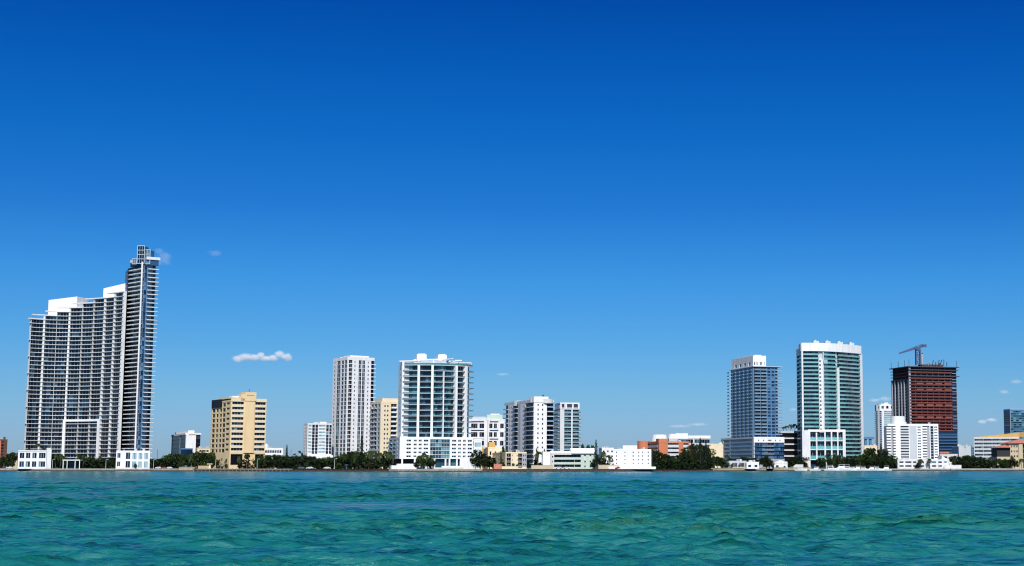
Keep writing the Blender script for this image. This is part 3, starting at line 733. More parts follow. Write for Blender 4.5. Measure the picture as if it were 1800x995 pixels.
# ---- low buildings at the middle
sw = dict(sill=0.35, head=0.72, m=0.12)
B = simple('apartment_building', 'low cream apartment building with two balcony bays near the sea wall', 'apartment building', 889, 968, 0.25, 854, 926, 794.5, 3,
    [(1.5, 'S'), (9.5, 'B', dict(proj=0.7, slab='sand', rail='dgrey', glass='gblack', rh=0.7)), (2, 'S'), (1.8, 'W', sw), (8.5, 'S'), (2, 'W', sw), (1, 'S'), (8, 'B', dict(proj=0.7, slab='sand', rail='dgrey', glass='gblack', rh=0.7)), (2, 'S', dict(wall='grey')), (2.5, 'W', dict(sw, wall='grey')), (1.5, 'S', dict(wall='grey')), (2.5, 'W', dict(sw, wall='grey')), (1.5, 'S', dict(wall='grey'))],
    [(2, 'S'), (2.6, 'W', sw), (3, 'S'), (2.6, 'W', sw), (4, 'S'), (2.6, 'W', sw), (3, 'S'), (2.6, 'W', sw), (4, 'S'), (2.6, 'W', sw), (3, 'S')], wall='creamlt', inset=0.6, vbase=820.5)
B.finish()
B = simple('house', 'small cream rooftop house with an orange wall above the cream apartments', 'house', 858, 1020, 0.2, 846, 884, 786, 2,
    [(2, 'S'), (3, 'W', sw), (4, 'S'), (3, 'W', sw), (4, 'S'), (3, 'W', sw), (2, 'S')], [(1, 'S')], wall='creamlt', inset=0.5)
mb = MB(); mb.box(0.5, 4.8, 1, 8, B.H(786), B.H(777), 'ochre'); mb.build('roof_box', B.root); B.finish()
B = simple('house', 'small ochre house glimpsed between the glass tower podium and dark trees', 'house', 841, 1030, 0.2, 838, 850, 787, 2, [(1, 'S'), (3, 'W', sw), (1, 'S')], wall='ochre', inset=0.5, dep=8)
B.w.faces([(0, 0, B.H(787)), (B.wR, 0, B.H(787)), (B.wR, 8, B.H(787)), (0, 8, B.H(787)), (B.wR * .5, 0, B.H(781)), (B.wR * .5, 8, B.H(781))], [(0, 1, 4), (1, 2, 5, 4), (2, 3, 5), (3, 0, 4, 5)], 'ochre'); B.finish()
B = simple('pavilion', 'teal glass fronted white annex beside the glass tower podium', 'annex', 833, 1010, 0.1, None, 847, 772, 4, [(1, 'S'), (10, 'W', dict(sill=0.1, head=0.7, glass='glight', mull=2, m=0.02)), (1, 'S')], wall='bright', inset=0.5, dep=8); B.finish()
B = simple('hall', 'blank white box building beside the lone palm near the sea wall', 'building', 954, 962, 0.1, None, 973.5, 794, 1, [(10, 'S'), (3, 'S')], wall='bright', inset=0.5, dep=14); B.finish()
lo = dict(sill=0.42, head=0.95, m=0.01, mull=6, frame='dgrey', rec=0.6, sp='mint', spout=0.1, glass='gblack')
B = simple('waterfront_hall', 'long low pale green building with dark window bands and a white sloping roof', 'building', 969, 958, 0.16, None, 1046, 797.5, 3,
    [(1, 'S'), (2.5, 'W', sw), (1, 'S'), (45, 'W', lo), (2, 'S', dict(wall='mint')), (3, 'S', dict(wall='mint')), (3, 'W', dict(sw, wall='mint', nf=2)), (6, 'S', dict(wall='mint')), (3, 'W', dict(sw, wall='mint', nf=2)), (6, 'S', dict(wall='mint'))], wall='offwhite', inset=0.8, dep=16, par=0.5)
zr = B.zt + 0.6
def gable(B, x0, x1, y0, y1, z0, z1, mat, name='roof', along='x', ov=0.6):
    m = MB(); ym = (y0 + y1) / 2; xm = (x0 + x1) / 2; t = 0.3
    if along == 'x':
        m.faces([(x0, y0 - ov, z0), (x1, y0 - ov, z0), (x1, ym, z1), (x0, ym, z1), (x0, y1 + ov, z0), (x1, y1 + ov, z0)], [(0, 1, 2, 3), (3, 2, 5, 4), (0, 3, 4), (1, 5, 2), (0, 4, 5, 1)], mat)
    else:
        m.faces([(x0 - ov, y0, z0), (x0 - ov, y1, z0), (xm, y1, z1), (xm, y0, z1), (x1 + ov, y0, z0), (x1 + ov, y1, z0)], [(0, 3, 2, 1), (3, 4, 5, 2), (0, 4, 3), (1, 2, 5), (0, 1, 5, 4)], mat)
    m.build(name, B.root)
gable(B, 0, B.wR * 0.52, 0.5, 14, zr, B.H(792.5), 'bright'); gable(B, B.wR * 0.46, B.wR + 0.5, -0.4, 15, zr + 0.05, B.H(787.5), 'bright')
B.finish()
B = simple('house', 'pale white house behind the conifer right of the green hall', 'house', 1058, 1010, 0.15, 1053, 1079, 787, 4, [(1, 'S'), (3, 'W', sw), (3, 'S'), (3, 'W', sw), (3, 'S'), (3, 'W', sw), (1, 'S')], [(1, 'S')], wall='bright', inset=0.5); B.finish()
tw = dict(sill=0.34, head=0.72, m=0.08, glass='gblack')
B = simple('apartment_building', 'plain white five storey building with tiny square windows at the water', 'apartment building', 1079, 958, -0.04, None, 1144.5, 789.5, 5,
    [(4, 'S'), (2, 'W', tw), (13, 'S'), (2, 'W', tw), (3, 'S'), (0.7, 'S', dict(wall='pale')), (9, 'S'), (2.2, 'W', tw), (8, 'S'), (1.8, 'W', tw), (5.2, 'S'), (1.8, 'W', tw), (8, 'S'), (2.2, 'W', tw), (4, 'S')], wall='bright', inset=0.5, force=False)
B.w.box(B.wR * .24, B.wR * 0.62, 0.6, 9, B.zt, B.H(783), 'bright'); B.w.box(-3, B.wR + 3, -4, -0.3, 0, 1.5, 'bright'); B.finish()

# ---- orange building, white one behind it
ob = dict(sill=0.55, head=0.95, m=0.01, mull=4, rec=0.5, sp='offwhite', spout=0.1, glass='gblack', frame='dgrey')
B = simple('apartment_building', 'orange building with rounded corner turret and grey balcony bands', 'apartment building', 1158, 1040, 0.22, 1137, 1212, 776, 6,
    [(16, 'S'), (20, 'W', ob), (8, 'S'), (9, 'W', dict(ob, mull=1)), (2, 'S')], [(16, 'W', ob), (1.5, 'S')], wall='orange', inset=0.7)
B.w.cyl(-2, B.wL + 1, 4.4, 0, B.H(773.5), 'orange', 24); B.w.box(-0.1, B.wR * 0.28, -0.15, 8, B.zt, B.H(771), 'orange'); B.finish()
B = simple('office_block', 'white building with rounded roof caps rising behind the orange building', 'office block', 1176, 1290, 0.12, 1150, 1248, 770, 5,
    [(12, 'S', dict(wall='pale')), (22, 'W', dict(sill=0.3, head=0.9, mull=5, m=0.02, wall='pale')), (1, 'S'), (22, 'W', dict(sill=0.3, head=0.9, mull=5, m=0.02, wall='pale'))], [(5, 'S'), (5, 'W', sw), (5, 'S')], wall='white', inset=0.7, par=0.6)
m = MB(); m.cyl(6, 8, 6, B.zt, B.H(762.5), 'bright', 20, 5); m.cyl(-6, 16, 7, B.zt - 2, B.H(763.5), 'bright', 20, 6); m.box(6, B.wR * 0.47, 2, 12, B.zt, B.H(761.5), 'bright'); m.box(B.wR * 0.47, B.wR + 0.4, -0.3, 12, B.zt + 0.3, B.H(765.5), 'bright'); m.build('roof_cap', B.root); B.finish()
B = simple('building', 'blank cream building between dark trees and the blue balcony tower', 'building', 1247, 1150, 0.1, None, 1271, 780, 5, [(3, 'W', dict(tw, nf=4)), (9, 'S'), (9, 'S'), (3, 'S')], wall='creamlt', inset=0.5, dep=12); B.finish()

# ---- blue balcony tower with podium
def blue_tower():
    B = block('residential_tower', 'blue balcony tower with a white box on top and a wide blue podium', 'tower', 1325, 1145, 0.30, 1267.5, 1379, vm=790)
    zp = B.H(768); n = 5; z0 = B.H(805.5); fh = (zp - 1.2 - z0) / n; w = B.w
    core(B, 0, zp - 0.1, 0.9, 'bluegrey')
    bb = lambda **k: dict(dict(glass='gblue', proj=0.5, slab='bluegrey', rail='railb', th=0.25, rh=0.7, mull=3, frame='bluegrey'), **k)
    facade(B, B.front, z0, fh, n - 1, [(8, 'B', bb(rail=None, mull=1)), (5, 'B', bb(rail=None)), (19, 'B', bb(slab='slab')), (5, 'B', bb(rail=None)), (12, 'B', bb(rail=None))], 'bluegrey', 0.9)
    facade(B, B.front, z0 + (n - 1) * fh, fh, 1, [(8, 'S'), (2, 'W', tw), (7, 'S'), (2, 'W', tw), (6, 'S'), (8, 'W', dict(tw, mull=3)), (6, 'S'), (2, 'W', tw), (6, 'S'), (2, 'W', tw), (7, 'S')], 'bright', 0.9, band=('bright', 1.2, 0.1))
    facade(B, B.left, z0, fh, n, [(3, 'S', dict(wall='offwhite')), (8, 'W', dict(sill=0.15, head=0.85, mull=2, wall='pale', glass='gblue', m=0.03)), (26, 'W', dict(sill=0.3, head=0.92, mull=9, m=0.01, wall='bluepale', glass='gblue', frame='bluepale')), (2, 'S', dict(wall='pale'))], 'bluegrey', 0.9, band=('offwhite', 1.2, 0.1))
    w.box(0.03, B.wR - 0.02, 0.05, 0.9, 0, z0 - 0.01, 'grey')
    roof(B, zp - 1.15, 0.25, -0.2, 'offwhite')
    B.finish('podium_wall')
    # shaft
    T = Bld('x', 'x', 'x', (0, 0, 0)); bpy.data.objects.remove(T.root)
    T.root = B.root; T.w = MB(); T.cnt = dict(B.cnt)
    a = 0.30; ca, sa = math.cos(a), math.sin(a)
    def L(u, D, v=720):
        dx, dy = X(u, D, v) - B.root.location.x, D - B.root.location.y; return (dx * ca + dy * sa, -dx * sa + dy * ca)
    c = L(1324, 1152); r_ = L(1366, 1156); l_ = L(1284, 1186)
    c = np.array(c); wR = 19.5; 
    kr = K(1368, 720)
    cx, cy = X(1324, 1152, 720), 1152
    wR = (kr * cy - cx) / (ca - kr * sa); kl = K(1283.5, 720); wL = (kl * cy - cx) / (-sa - kl * ca)
    P1 = Path([(c[0], c[1] + wL), (c[0], c[1])]); P2 = Path([(c[0], c[1]), (c[0] + wR, c[1])])
    zt = B.H(643.5); nf = 21; zs = zp - 0.8; f2 = (zt - zs) / nf
    T.w.box(c[0] + 0.9, c[0] + wR - 0.02, c[1] + 0.9, c[1] + wL - 0.02, zs - 1, zt - 0.05, 'bluegrey')
    facade(T, P2, zs, f2, nf, [(2, 'S'), (11, 'B', dict(bb(), proj=1.0, glass='gdark', slab='slab', mull=2)), (1.2, 'S'), (10, 'B', dict(bb(), proj=1.0, glass='gdark', slab='slab', mull=1)), (1.8, 'S'), (6, 'W', dict(sill=0.25, head=0.9, glass='gblue', m=0.05)), (1.5, 'S'),
        (6, 'W', dict(sill=0.25, head=0.9, glass='gblue', m=0.05)), (1, 'S'), (5, 'B', dict(bb(), proj=0.4, xr=3.0, slab='pale', rh=0.5))], 'bluegrey', 0.9)
    W5 = dict(sill=0.24, head=0.93, m=0.06, glass='gdark', spout=0.35, sp='bluepale', wall='bluepale')
    facade(T, P1, zs, f2, nf, [(3, 'B', dict(bb(), proj=2.4, slab='pale'))] + [(1.2, 'S', dict(wall='bluepale')), (4.6, 'W', W5)] * 5 + [(1.2, 'S', dict(wall='bluepale'))], 'bluepale', 0.9)
    mb = MB(); mb.box(c[0] - 0.3, c[0] + wR + 3.2, c[1] - 1.2, c[1] + wL + 0.5, zt, zt + 0.45, 'slab'); mb.build('roof', B.root)
    zx = B.H(623.5); x0, y0 = c[0] + 0.8, c[1] + 1.5; x1, y1 = x0 + 17.5 * (42 / 42.0), c[1] + wL - 1.5
    x1 = c[0] + wR * 0.56
    Q1 = Path([(x0, y1), (x0, y0)]); Q2 = Path([(x0, y0), (x1, y0)])
    T.w.box(x0 + 0.7, x1 - 0.02, y0 + 0.7, y1 - 0.02, zt, zx - 0.05, 'bright')
    wo = dict(sill=0.1, head=0.42, m=0.05, glass='gdark')
    facade(T, Q2, zt + 0.4, zx - zt - 0.4, 1, [(3, 'S'), (3, 'W', wo), (3.5, 'S'), (3, 'W', wo), (6, 'S'), (7, 'W', dict(wo, mull=2)), (6, 'S'), (1.5, 'W', wo), (3, 'S')], 'bright', 0.7)
    facade(T, Q1, zt + 0.4, zx - zt - 0.4, 1, [(4, 'S'), (2.5, 'W', wo), (3, 'S'), (2.5, 'W', wo), (3, 'S'), (2.5, 'W', wo), (3, 'S'), (2.5, 'W', wo), (3, 'S')], 'bright', 0.7)
    T.w.box(x0 + 2, x1 - 3, y0 + 2, y1 - 2, zx - 0.06, zx + 0.7, 'white')
    T.w.build('wall', B.root)
blue_tower()

# ---- parking block with roof garden
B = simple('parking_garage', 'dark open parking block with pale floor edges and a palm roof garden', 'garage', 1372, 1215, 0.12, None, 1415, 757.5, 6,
    [(38, 'B', dict(proj=0.3, glass='dark', slab='offwhite', th=1.0, mull=0, **{'in': 3.4})), (3, 'S', dict(wall='offwhite'))], wall='slab', inset=3.5, dep=24, par=1.6)  # dark back panes, no real windows: shade of the open decks as colour
B.finish()
# ---- white curved glass tower
def white_curved():
    D0 = 1190; rx = X(1425, D0, 700)
    B = Bld('residential_tower', 'tall white-edged tower with curved glass front and four small boxes on its crown', 'tower', (rx, D0, G)); PXM[0] = D0 / F_PX
    loc = lambda u, D, v=700: (X(u, D, v) - rx, D - D0)
    H = lambda v, D=D0: Zv(v, D) - G
    zt = H(617.5); n = 27; zb = H(808); f = (zt - zb) / n; w = B.w
    pl = Path([loc(1401, 1205), loc(1409.5, 1188)])
    us = [1412.5, 1420, 1430, 1440, 1450, 1460, 1470, 1480, 1490, 1500, 1508, 1512.5]
    P = Path([loc(u, 1188 + 30 * ((u - 1425) / 88.0) ** 2 * (1 if u > 1425 else 0)) for u in us])
    ins = [tuple(P.pos(q, -1.3)) for q in P.samples(0.0, P.L)]
    w.prism([tuple(pl.pos(0.1, -1.3)), tuple(pl.pos(pl.L - 0.2, -1.0))] + ins + [loc(1512, 1246), loc(1404, 1240)], 0, zt - 0.05, 'pale')
    facade(B, pl, zb, f, n, [(1, 'S'), (6, 'B', dict(glass='ggreen', proj=0.5, slab='slab', rail='railx', xl=0.6))], 'pale', 1.0, force=False)
    # white edge pier running the full height
    e0, e1 = loc(1409.7, 1187.5), loc(1412.6, 1187.5)
    m = MB(); m.prism([e0, e1, (e1[0], e1[1] + 3), (e0[0], e0[1] + 3)], 0, zt, 'white'); m.build('pillar', B.root)
    e0, e1 = loc(1512.6, 1217.5), loc(1517.0, 1221)
    m = MB(); m.prism([e0, e1, (e1[0], e1[1] + 26), (e0[0], e0[1] + 26)], 0, zt + 0.3, 'bright'); m.build('pillar', B.root)
    bo = lambda **k: dict(dict(glass='ggreen', proj=0.9, slab='slab', rail='railx', th=0.26, rh=0.85, mull=3, frame='slab'), **k)
    sm = dict(sill=0.35, head=0.7, m=0.2, wall='white', glass='gdark')
    facade(B, P, zb, f, n, [(11, 'B', bo(glass='gdark')), (7.5, 'B', bo(mull=1)), (4, 'W', dict(sm, nf=n - 2)), (1.8, 'S', dict(nf=n - 2, wall='white')), (1.2, 'S'), (7, 'B', bo(glass='glight', mull=1, slab='offwhite')), (11, 'B', bo()),
        (3.6, 'S', dict(out=1.1, wall='white', nf=n - 4)), (10, 'B', bo(xl=0.0)), (13, 'B', bo()), (12, 'B', bo()), (7, 'B', bo(mull=1)), (1.2, 'S')], 'pale', 1.3, force=True)
    m = MB(); m.strip(P, P.L * .27, P.L * .325, zt - 3.1 * f, zt - 2.1 * f, 1.0, 1.2, 'glight'); m.build('window', B.root)
    # crown
    ztop = H(603)
    m = MB(); pts = [tuple(P.pos(q, 0.6)) for q in P.samples(-1.2, P.L + 1.6)]
    m.prism([loc(1407, 1189, 620)] + pts + [loc(1515, 1228, 620), loc(1450, 1250, 620), loc(1403.5, 1215, 620)], zt + 0.02, ztop, 'bright')
    m.build('crown', B.root)
    m = MB(); m.prism([loc(1400.5, 1205), loc(1409, 1190.0), loc(1409, 1225), loc(1402, 1225)], zt - 2, zt + 2.5, 'white'); m.build('roof', B.root)
    for u0, u1, d in ((1430, 1439.5, 1196), (1451, 1460, 1199), (1472, 1481.5, 1206), (1493, 1501.5, 1214)):
        a, b = loc(u0, d, 600), loc(u1, d, 600); m = MB(); m.prism([a, b, (b[0], b[1] + 9), (a[0], a[1] + 9)], ztop, H(598.2), 'slab')
        m.prism([(a[0] + 0.6, a[1] + 0.4), (b[0] - 2.0, b[1] + 0.4), (b[0] - 2.0, b[1] + 8), (a[0] + 0.6, a[1] + 8)], H(598.2), H(596.8), 'offwhite'); m.build('roof_box', B.root)
    for i in range(16):
        q = P.L * (i + 0.5) / 16; m = MB(); m.strip(P, q - 0.08, q + 0.08, zt + 0.3, ztop - 0.2, 0.6, 0.72, 'offwhite'); m.build('crown_joint', B.root)
    # podium: white slab, framed double-height bays
    DP = 1168; Lp = lambda u, v=790: X(u, DP, v) - rx; yp = DP - D0
    zs = H(759, DP)
    m = MB(); x0, x1 = Lp(1421), Lp(1487); m.prism([(x0, yp), (x1, yp + 1.5), (x1, yp + 12), (x0, yp + 12)], zs, H(755, DP), 'bright'); m.build('podium_slab', B.root)
    m = MB(); m.prism([(Lp(1410.5), yp + 0.5), (Lp(1424.5), yp - 0.5), (Lp(1424.5), yp + 14), (Lp(1410.5), yp + 14)], H(808, DP), H(756.5, DP), 'white')
    m.faces([(Lp(1410.5), yp + .5, H(808, DP)), (Lp(1424.5), yp - .5, H(808, DP)), (Lp(1424.5), yp + 10, H(808, DP)), (Lp(1410.5), yp + 10, H(808, DP)), (Lp(1419), yp + .5, 0), (Lp(1424.5), yp - .5, 0), (Lp(1424.5), yp + 10, 0), (Lp(1419), yp + 10, 0)],
            [(0, 4, 5, 1), (1, 5, 6, 2), (2, 6, 7, 3), (3, 7, 4, 0)], 'white'); m.build('podium_wall', B.root)
    xs = [1424.5, 1434.6, 1437.2, 1449.5, 1452.2, 1461, 1463.6, 1472, 1474.5, 1482, 1487]
    rows = [(807, 791), (789.5, 775.5), (774, 760)]
    m = MB()
    for a, b in ((1434.6, 1437.2), (1449.5, 1452.2), (1461, 1463.6), (1472, 1474.5), (1482, 1487)): m.box(Lp(a), Lp(b), yp + 1, yp + 5, 0 if a > 1480 else H(807, DP), zs, 'white')
    for a, b in ((791, 789.5), (775.5, 774), (808.5, 807)): m.box(Lp(1424.6), Lp(1486.5), yp + 1.2, yp + 5, H(a, DP), H(b, DP), 'white')
    m.build('podium_frame', B.root)
    for (va, vb) in rows:
        for a, b in ((1424.5, 1434.6), (1437.2, 1449.5), (1452.2, 1461), (1463.6, 1472), (1474.5, 1482)):
            za, zb2 = H(va, DP), H(vb, DP); m = MB(); m.box(Lp(a) + .02, Lp(b) - .02, yp + 4.0, yp + 4.2, za, zb2, 'gdark')
            m.box(Lp(a) + .02, Lp(b) - .02, yp + 1.6, yp + 1.7, za + 0.1, za + (zb2 - za) * 0.38, 'aqua'); m.box((Lp(a) + Lp(b)) / 2 - .1, (Lp(a) + Lp(b)) / 2 + .1, yp + 3.8, yp + 4.0, za, zb2, 'slab'); m.build('window', B.root)
    m = MB(); m.box(Lp(1424.6), Lp(1481), yp + 5, yp + 5.3, 0, H(809, DP), 'gdark')
    for u in (1437, 1452, 1463, 1473): m.box(Lp(u), Lp(u) + .9, yp + 2, yp + 3, 0, H(808.6, DP), 'offwhite')
    m.build('base_glazing', B.root)
    B.finish()
white_curved()

# ---- slender white round tower, construction tower and crane
def slender():
    D = 1700; x = X(1557, D, 740); B = Bld('residential_tower', 'slender far white tower with dark slots under its crown', 'tower', (x, D, G)); PXM[0] = D / F_PX
    H = lambda v: Zv(v, D) - G
    X_ = lambda u: X(u, D, 740) - x
    pts = [(X_(1541.5), 14), (X_(1542), 5), (X_(1547), 0.5), (X_(1557), -1), (X_(1567), 0), (X_(1572), 5), (X_(1572), 16)]
    P = Path(pts); zt = H(722); n = 27; f = zt / n
    B.w.prism([tuple(P.pos(q, -0.9)) for q in P.samples(0.1, P.L - 0.1)], 0, H(714), 'pale')
    facade(B, P, 0, f, n, [(11, 'B', dict(glass='gdark', slab='grey', proj=0.6, th=0.4)), (3, 'S', dict(wall='white')), (3, 'W', dict(glass='gblue', sill=.2, head=.9)), (2.2, 'S', dict(wall='white')), (16, 'W', dict(glass='glight', sill=0.3, head=0.85, m=0.02, mull=3)), (2, 'S', dict(wall='white')), (8, 'W', dict(glass='gblue', sill=.2))], 'pale', 0.8, force=False)
    facade(B, P, zt, H(711.5) - zt, 1, [(4, 'S'), (3, 'W', dict(sill=.05, head=.8)), (3, 'S'), (2, 'W', dict(sill=.35, head=.8)), (2, 'S'), (2.6, 'W', dict(sill=.35, head=.8, m=.05)), (2, 'S'), (2.6, 'W', dict(sill=.35, head=.8, m=.05)), (2, 'S'), (2.6, 'W', dict(sill=.35, head=.8, m=.05)), (2, 'S'), (2.6, 'W', dict(sill=.35, head=.8, m=.05)), (8, 'S')], 'bright', 0.8, force=False)
    B.w.prism([(q[0] * 0.72, q[1] + 1.6) for q in pts], H(714), H(709.5), 'bright'); B.w.box(-1, 3, 2, 6, H(709.6), H(707.5), 'white')
    B.finish()
slender()
def construction():
    B = block('tower_under_construction', 'dark red unfinished tower with bare top floors and rods on its roof', 'tower', 1599.5, 1480, 0.28, 1568, 1683, vm=720)
    zt = B.H(645); n = 33; f = zt / n; w = B.w; nb = 12
    core(B, 0, zt - 0.1, 1.6, 'dark')  # dark core puts the shade between the bare floors into its colour
    fr, lf = B.front, B.left
    # blue glazed lower floors and fascia on the front; red panels above, one part per floor
    for k in range(n):
        z = k * f; m = MB(); q = fr.L
        if k < nb:
            m.strip(fr, 0.05, q - 0.05, z + 0.3, z + f, -1.2, -1.0, 'gblue'); m.strip(fr, 0.03, q - 0.03, z, z + 0.32, -1.4, 0.1, 'bluegrey')
            m.build('glazed_floor', B.root)
        elif k >= n - 1 or k == 30:
            m.strip(fr, -0.5, q + (2.5 if k == 30 else 1.2), z, z + 0.7, -1.4, 1.2, 'dgrey'); m.build('floor_slab', B.root)
        else:
            th = 1.1 if k % 2 else 0.8
            m.strip(fr, 0.03, q * 0.9, z, z + th, -1.4, 0.1, 'red'); m.strip(fr, 0.04, q * 0.9 - 0.02, z + th, z + th + 0.4, -1.3, 0.05, 'redlt')
            if k in (16, 20, 25, 27):
                for c in (0.23, 0.43, 0.62, 0.82): m.strip(fr, q * (c - 0.075), q * (c + 0.065), z + th + 0.24, z + f - 0.4, -1.3, 0.08, 'redlt')
            m.strip(fr, q * 0.9 + .02, q - 0.02, z, z + 0.4, -1.4, 0.1, 'grey' if k % 3 else 'red'); m.strip(fr, q * 0.9 + .02, q - 0.1, z + 0.4, z + f, -1.3, -1.2, 'gblue')
            m.build('floor_panel', B.root)
    for i, c in enumerate(np.linspace(0, 0.985, 9)):
        m = MB(); m.strip(fr, fr.L * c + .1, fr.L * c + 0.8, nb * f, zt - 0.2, -1.55, -0.6, 'dgrey'); m.build('column', B.root)
    q = lf.L
    for c0 in (0.0, 0.16, 0.36, 0.52, 0.68, 0.955):
        m = MB(); m.strip(lf, q * c0 + 0.02, q * c0 + q * 0.045, 0, zt - 4 * f * (c0 < 0.9), -1.5, 0.3, 'grey'); m.build('pillar', B.root)
    m = MB()
    for k in range(0, n - 4): m.strip(lf, 0.05, q - 0.05, k * f + 0.4, k * f + f, -1.3, -1.2, 'gdark'); m.strip(lf, 0.05, q - 0.05, k * f, k * f + 0.4, -1.4, -0.3, 'dgrey')
    m.build('side_glazing', B.root, 'stuff')
    m = MB()
    for k in range(n - 4, n): m.strip(lf, -1, q - 0.05, k * f, k * f + 0.6, -1.4, 0.6, 'red')
    m.build('side_slabs', B.root, 'stuff')
    m = MB(); m.box(-1.6, B.wR + 2.2, -1.6, B.wL + 2, zt, zt + 0.8, 'dgrey'); m.build('roof', B.root)
    m = MB(); m.box(B.wR * .3, B.wR * 0.75, 3, 12, zt + 0.8, zt + 3.0, 'brick'); m.build('formwork', B.root)
    rnd = random.Random(3)
    for i in range(14):
        x = rnd.uniform(B.wR * 0.3, B.wR * 0.85); h = rnd.uniform(2, 6); m = MB(); m.bar((x, rnd.uniform(0, 6), zt + 2), (x + rnd.uniform(-1, 1), 2, zt + 2 + h), 0.55, 'brick' if i % 3 else 'grey'); m.build('rebar_column', B.root)
    for x, y in ((0, B.wL), (0, B.wL * .6), (0, B.wL * .25), (0, 0), (B.wR, 0)):
        m = MB(); m.bar((x, y, zt), (x, y, zt + 7), 0.35, 'brick'); m.build('pole', B.root)
    B.finish()
    return B
cb = construction()
def crane():
    D = 1490; x0 = X(1614, D, 640); zb = Zv(645, D) + 1.6
    r = empty('tower_crane', (x0, D, zb)); tag(r, 'blue steel tower crane with a tilted jib on the unfinished red tower', 'crane')
    H = lambda v: Zv(v, D) - zb; XX = lambda u: X(u, D, 615) - x0
    m = MB(); h = H(613); a = 2.0
    for sx in (-a, a):
        for sy in (-a, a): m.bar((sx, sy, 0), (sx, sy, h), 1.0, 'crane')
    k = 0
    while k * 3.6 < h - 3.6:
        z = k * 3.6; s = 1 if k % 2 else -1
        for y in (-a, a): m.bar((-a * s, y, z), (a * s, y, z + 3.6), 0.5, 'crane'); m.bar((-a, y, z + 3.6), (a, y, z + 3.6), 0.5, 'crane')
        k += 1
    m.build('mast', r)
    m = MB(); tl, tr = (XX(1581), H(621)), (XX(1622), H(609.5))
    for y, dz in ((-1.2, 0), (1.2, 0), (0, 2.2)): m.bar((tl[0], y * 0.6, tl[1]), (tr[0], y, tr[1] + dz), 1.3, 'crane')
    N = 14
    for i in range(N):
        t0, t1 = i / N, (i + 1) / N; p = lambda t, dz: (tl[0] + (tr[0] - tl[0]) * t, 0 if dz else -1.2, tl[1] + (tr[1] - tl[1]) * t + dz * (0.3 + 1.9 * t))
        m.bar(p(t0, 0), p((t0 + t1) / 2, 1), 0.45, 'crane'); m.bar(p((t0 + t1) / 2, 1), p(t1, 0), 0.45, 'crane')
    m.build('jib', r)
    m = MB(); m.bar(tr[0:1] + (0,) + (tr[1] + 1,), (XX(1628.5), 0, H(607)), 2.2, 'crane'); m.build('counter_jib', r)
    m = MB(); m.box(XX(1623), XX(1628.5), -2, 2, H(609.8), H(606.2), 'crane'); m.build('counterweight', r)
    m = MB(); m.box(-3.2, -0.5, -3.4, -2.1, h - 1, h + 1.8, 'crane'); m.build('cab', r)
    m = MB(); m.bar((0, 0, h - 1), (0, 0, h + 3), 3.2, 'crane', 2.0); m.build('slewing_ring', r)
    m = MB(); m.bar((XX(1622.5), 6, 0), (XX(1622.5), 6, H(620)), 1.6, 'grey'); hoist = m.build('construction_hoist')
    hoist.location = (x0, D, zb); tag(hoist, 'thin grey hoist mast standing beside the crane on the unfinished tower', 'hoist')
crane()

# ---- white apartment building with curved roof element
db = dict(glass='gdark', proj=0.9, slab='bright', rail='bright', th=0.3, rh=0.9, mull=0)
B = simple('apartment_building', 'white twelve storey block with a rounded rooftop drum before the unfinished red tower', 'apartment building', 1560.5, 1185, 0.02, None, 1650, 745, 12,
    [(6, 'B', dict(db, proj=1.4, xl=1.0)), (4, 'S', dict(wall='grey', out=-0.7)), (5, 'B', dict(db, proj=1.2)), (9, 'S', dict(out=0.3)), (15.5, 'B', dict(db, mull=3, proj=0.3, rail='pale', th=0.25, rh=0.8, glass='gdark')), (1.2, 'S'),
     (13.5, 'S', dict(wall='pale', out=-0.1)), (1.5, 'S'), (6.5, 'W', dict(sill=0.35, head=0.75, m=0.05, mull=1)), (3, 'S'), (8, 'B', dict(db, proj=0.5)), (5, 'S', dict(wall='grey', out=-0.7)), (1.5, 'S', dict(wall='bright')), (6, 'W', dict(sill=.1, head=.85, wall='grey')), (1, 'S', dict(wall='bright')), (6.5, 'W', dict(sill=0.35, head=0.75, m=0.05, mull=1)), (1.6, 'S')], wall='bright', inset=1.2, vbase=807, par=1.6, dep=16, force=True)
B.w.cyl(B.wR * 0.235, 6.4, 5.6, B.zt - 0.5, B.H(731.5), 'bright', 24, 5.4); B.finish()
B = simple('apartment_podium', 'white low base with dark slot windows under the white twelve storey block', 'annex', 1577, 1166, 0.06, None, 1668, 807.5, 2,
    [(3, 'S'), (8, 'W', dict(sill=0.5, head=0.9, m=0.05)), (2, 'S'), (12, 'W', dict(sill=0.5, head=0.9, m=0.05)), (2, 'S'), (6, 'W', dict(sill=0.5, head=0.9, m=0.05)), (4, 'S'), (10, 'W', dict(sill=0.5, head=0.9, m=0.05)), (3, 'S'), (10, 'S'), (8, 'W', dict(sill=.5, head=.9, m=.02)), (2, 'S'), (9, 'W', dict(sill=.5, head=.9)), (2, 'S'), (7, 'W', dict(sill=.5, head=.9)), (3, 'S')], wall='white', inset=0.8, dep=8, par=1.2, vbase=824, roofmat='offwhite')
B.finish()
B = simple('house', 'white house with one sloping roof plane right of the white twelve storey block', 'house', 1655, 1175, 0.1, None, 1672, 812, 2, [(2, 'S'), (2, 'W', sw), (4, 'S'), (2, 'W', sw), (2, 'S')], wall='white', inset=0.5, dep=12)
B.w.faces([(0, -.3, B.zt), (B.wR, -.3, B.zt), (0, 12, B.zt), (B.wR, 12, B.zt), (0, -.3, B.H(800.5)), (0, 12, B.H(800.5))], [(0, 1, 4), (1, 3, 5, 4), (2, 5, 3), (0, 4, 5, 2)], 'bright'); B.finish()
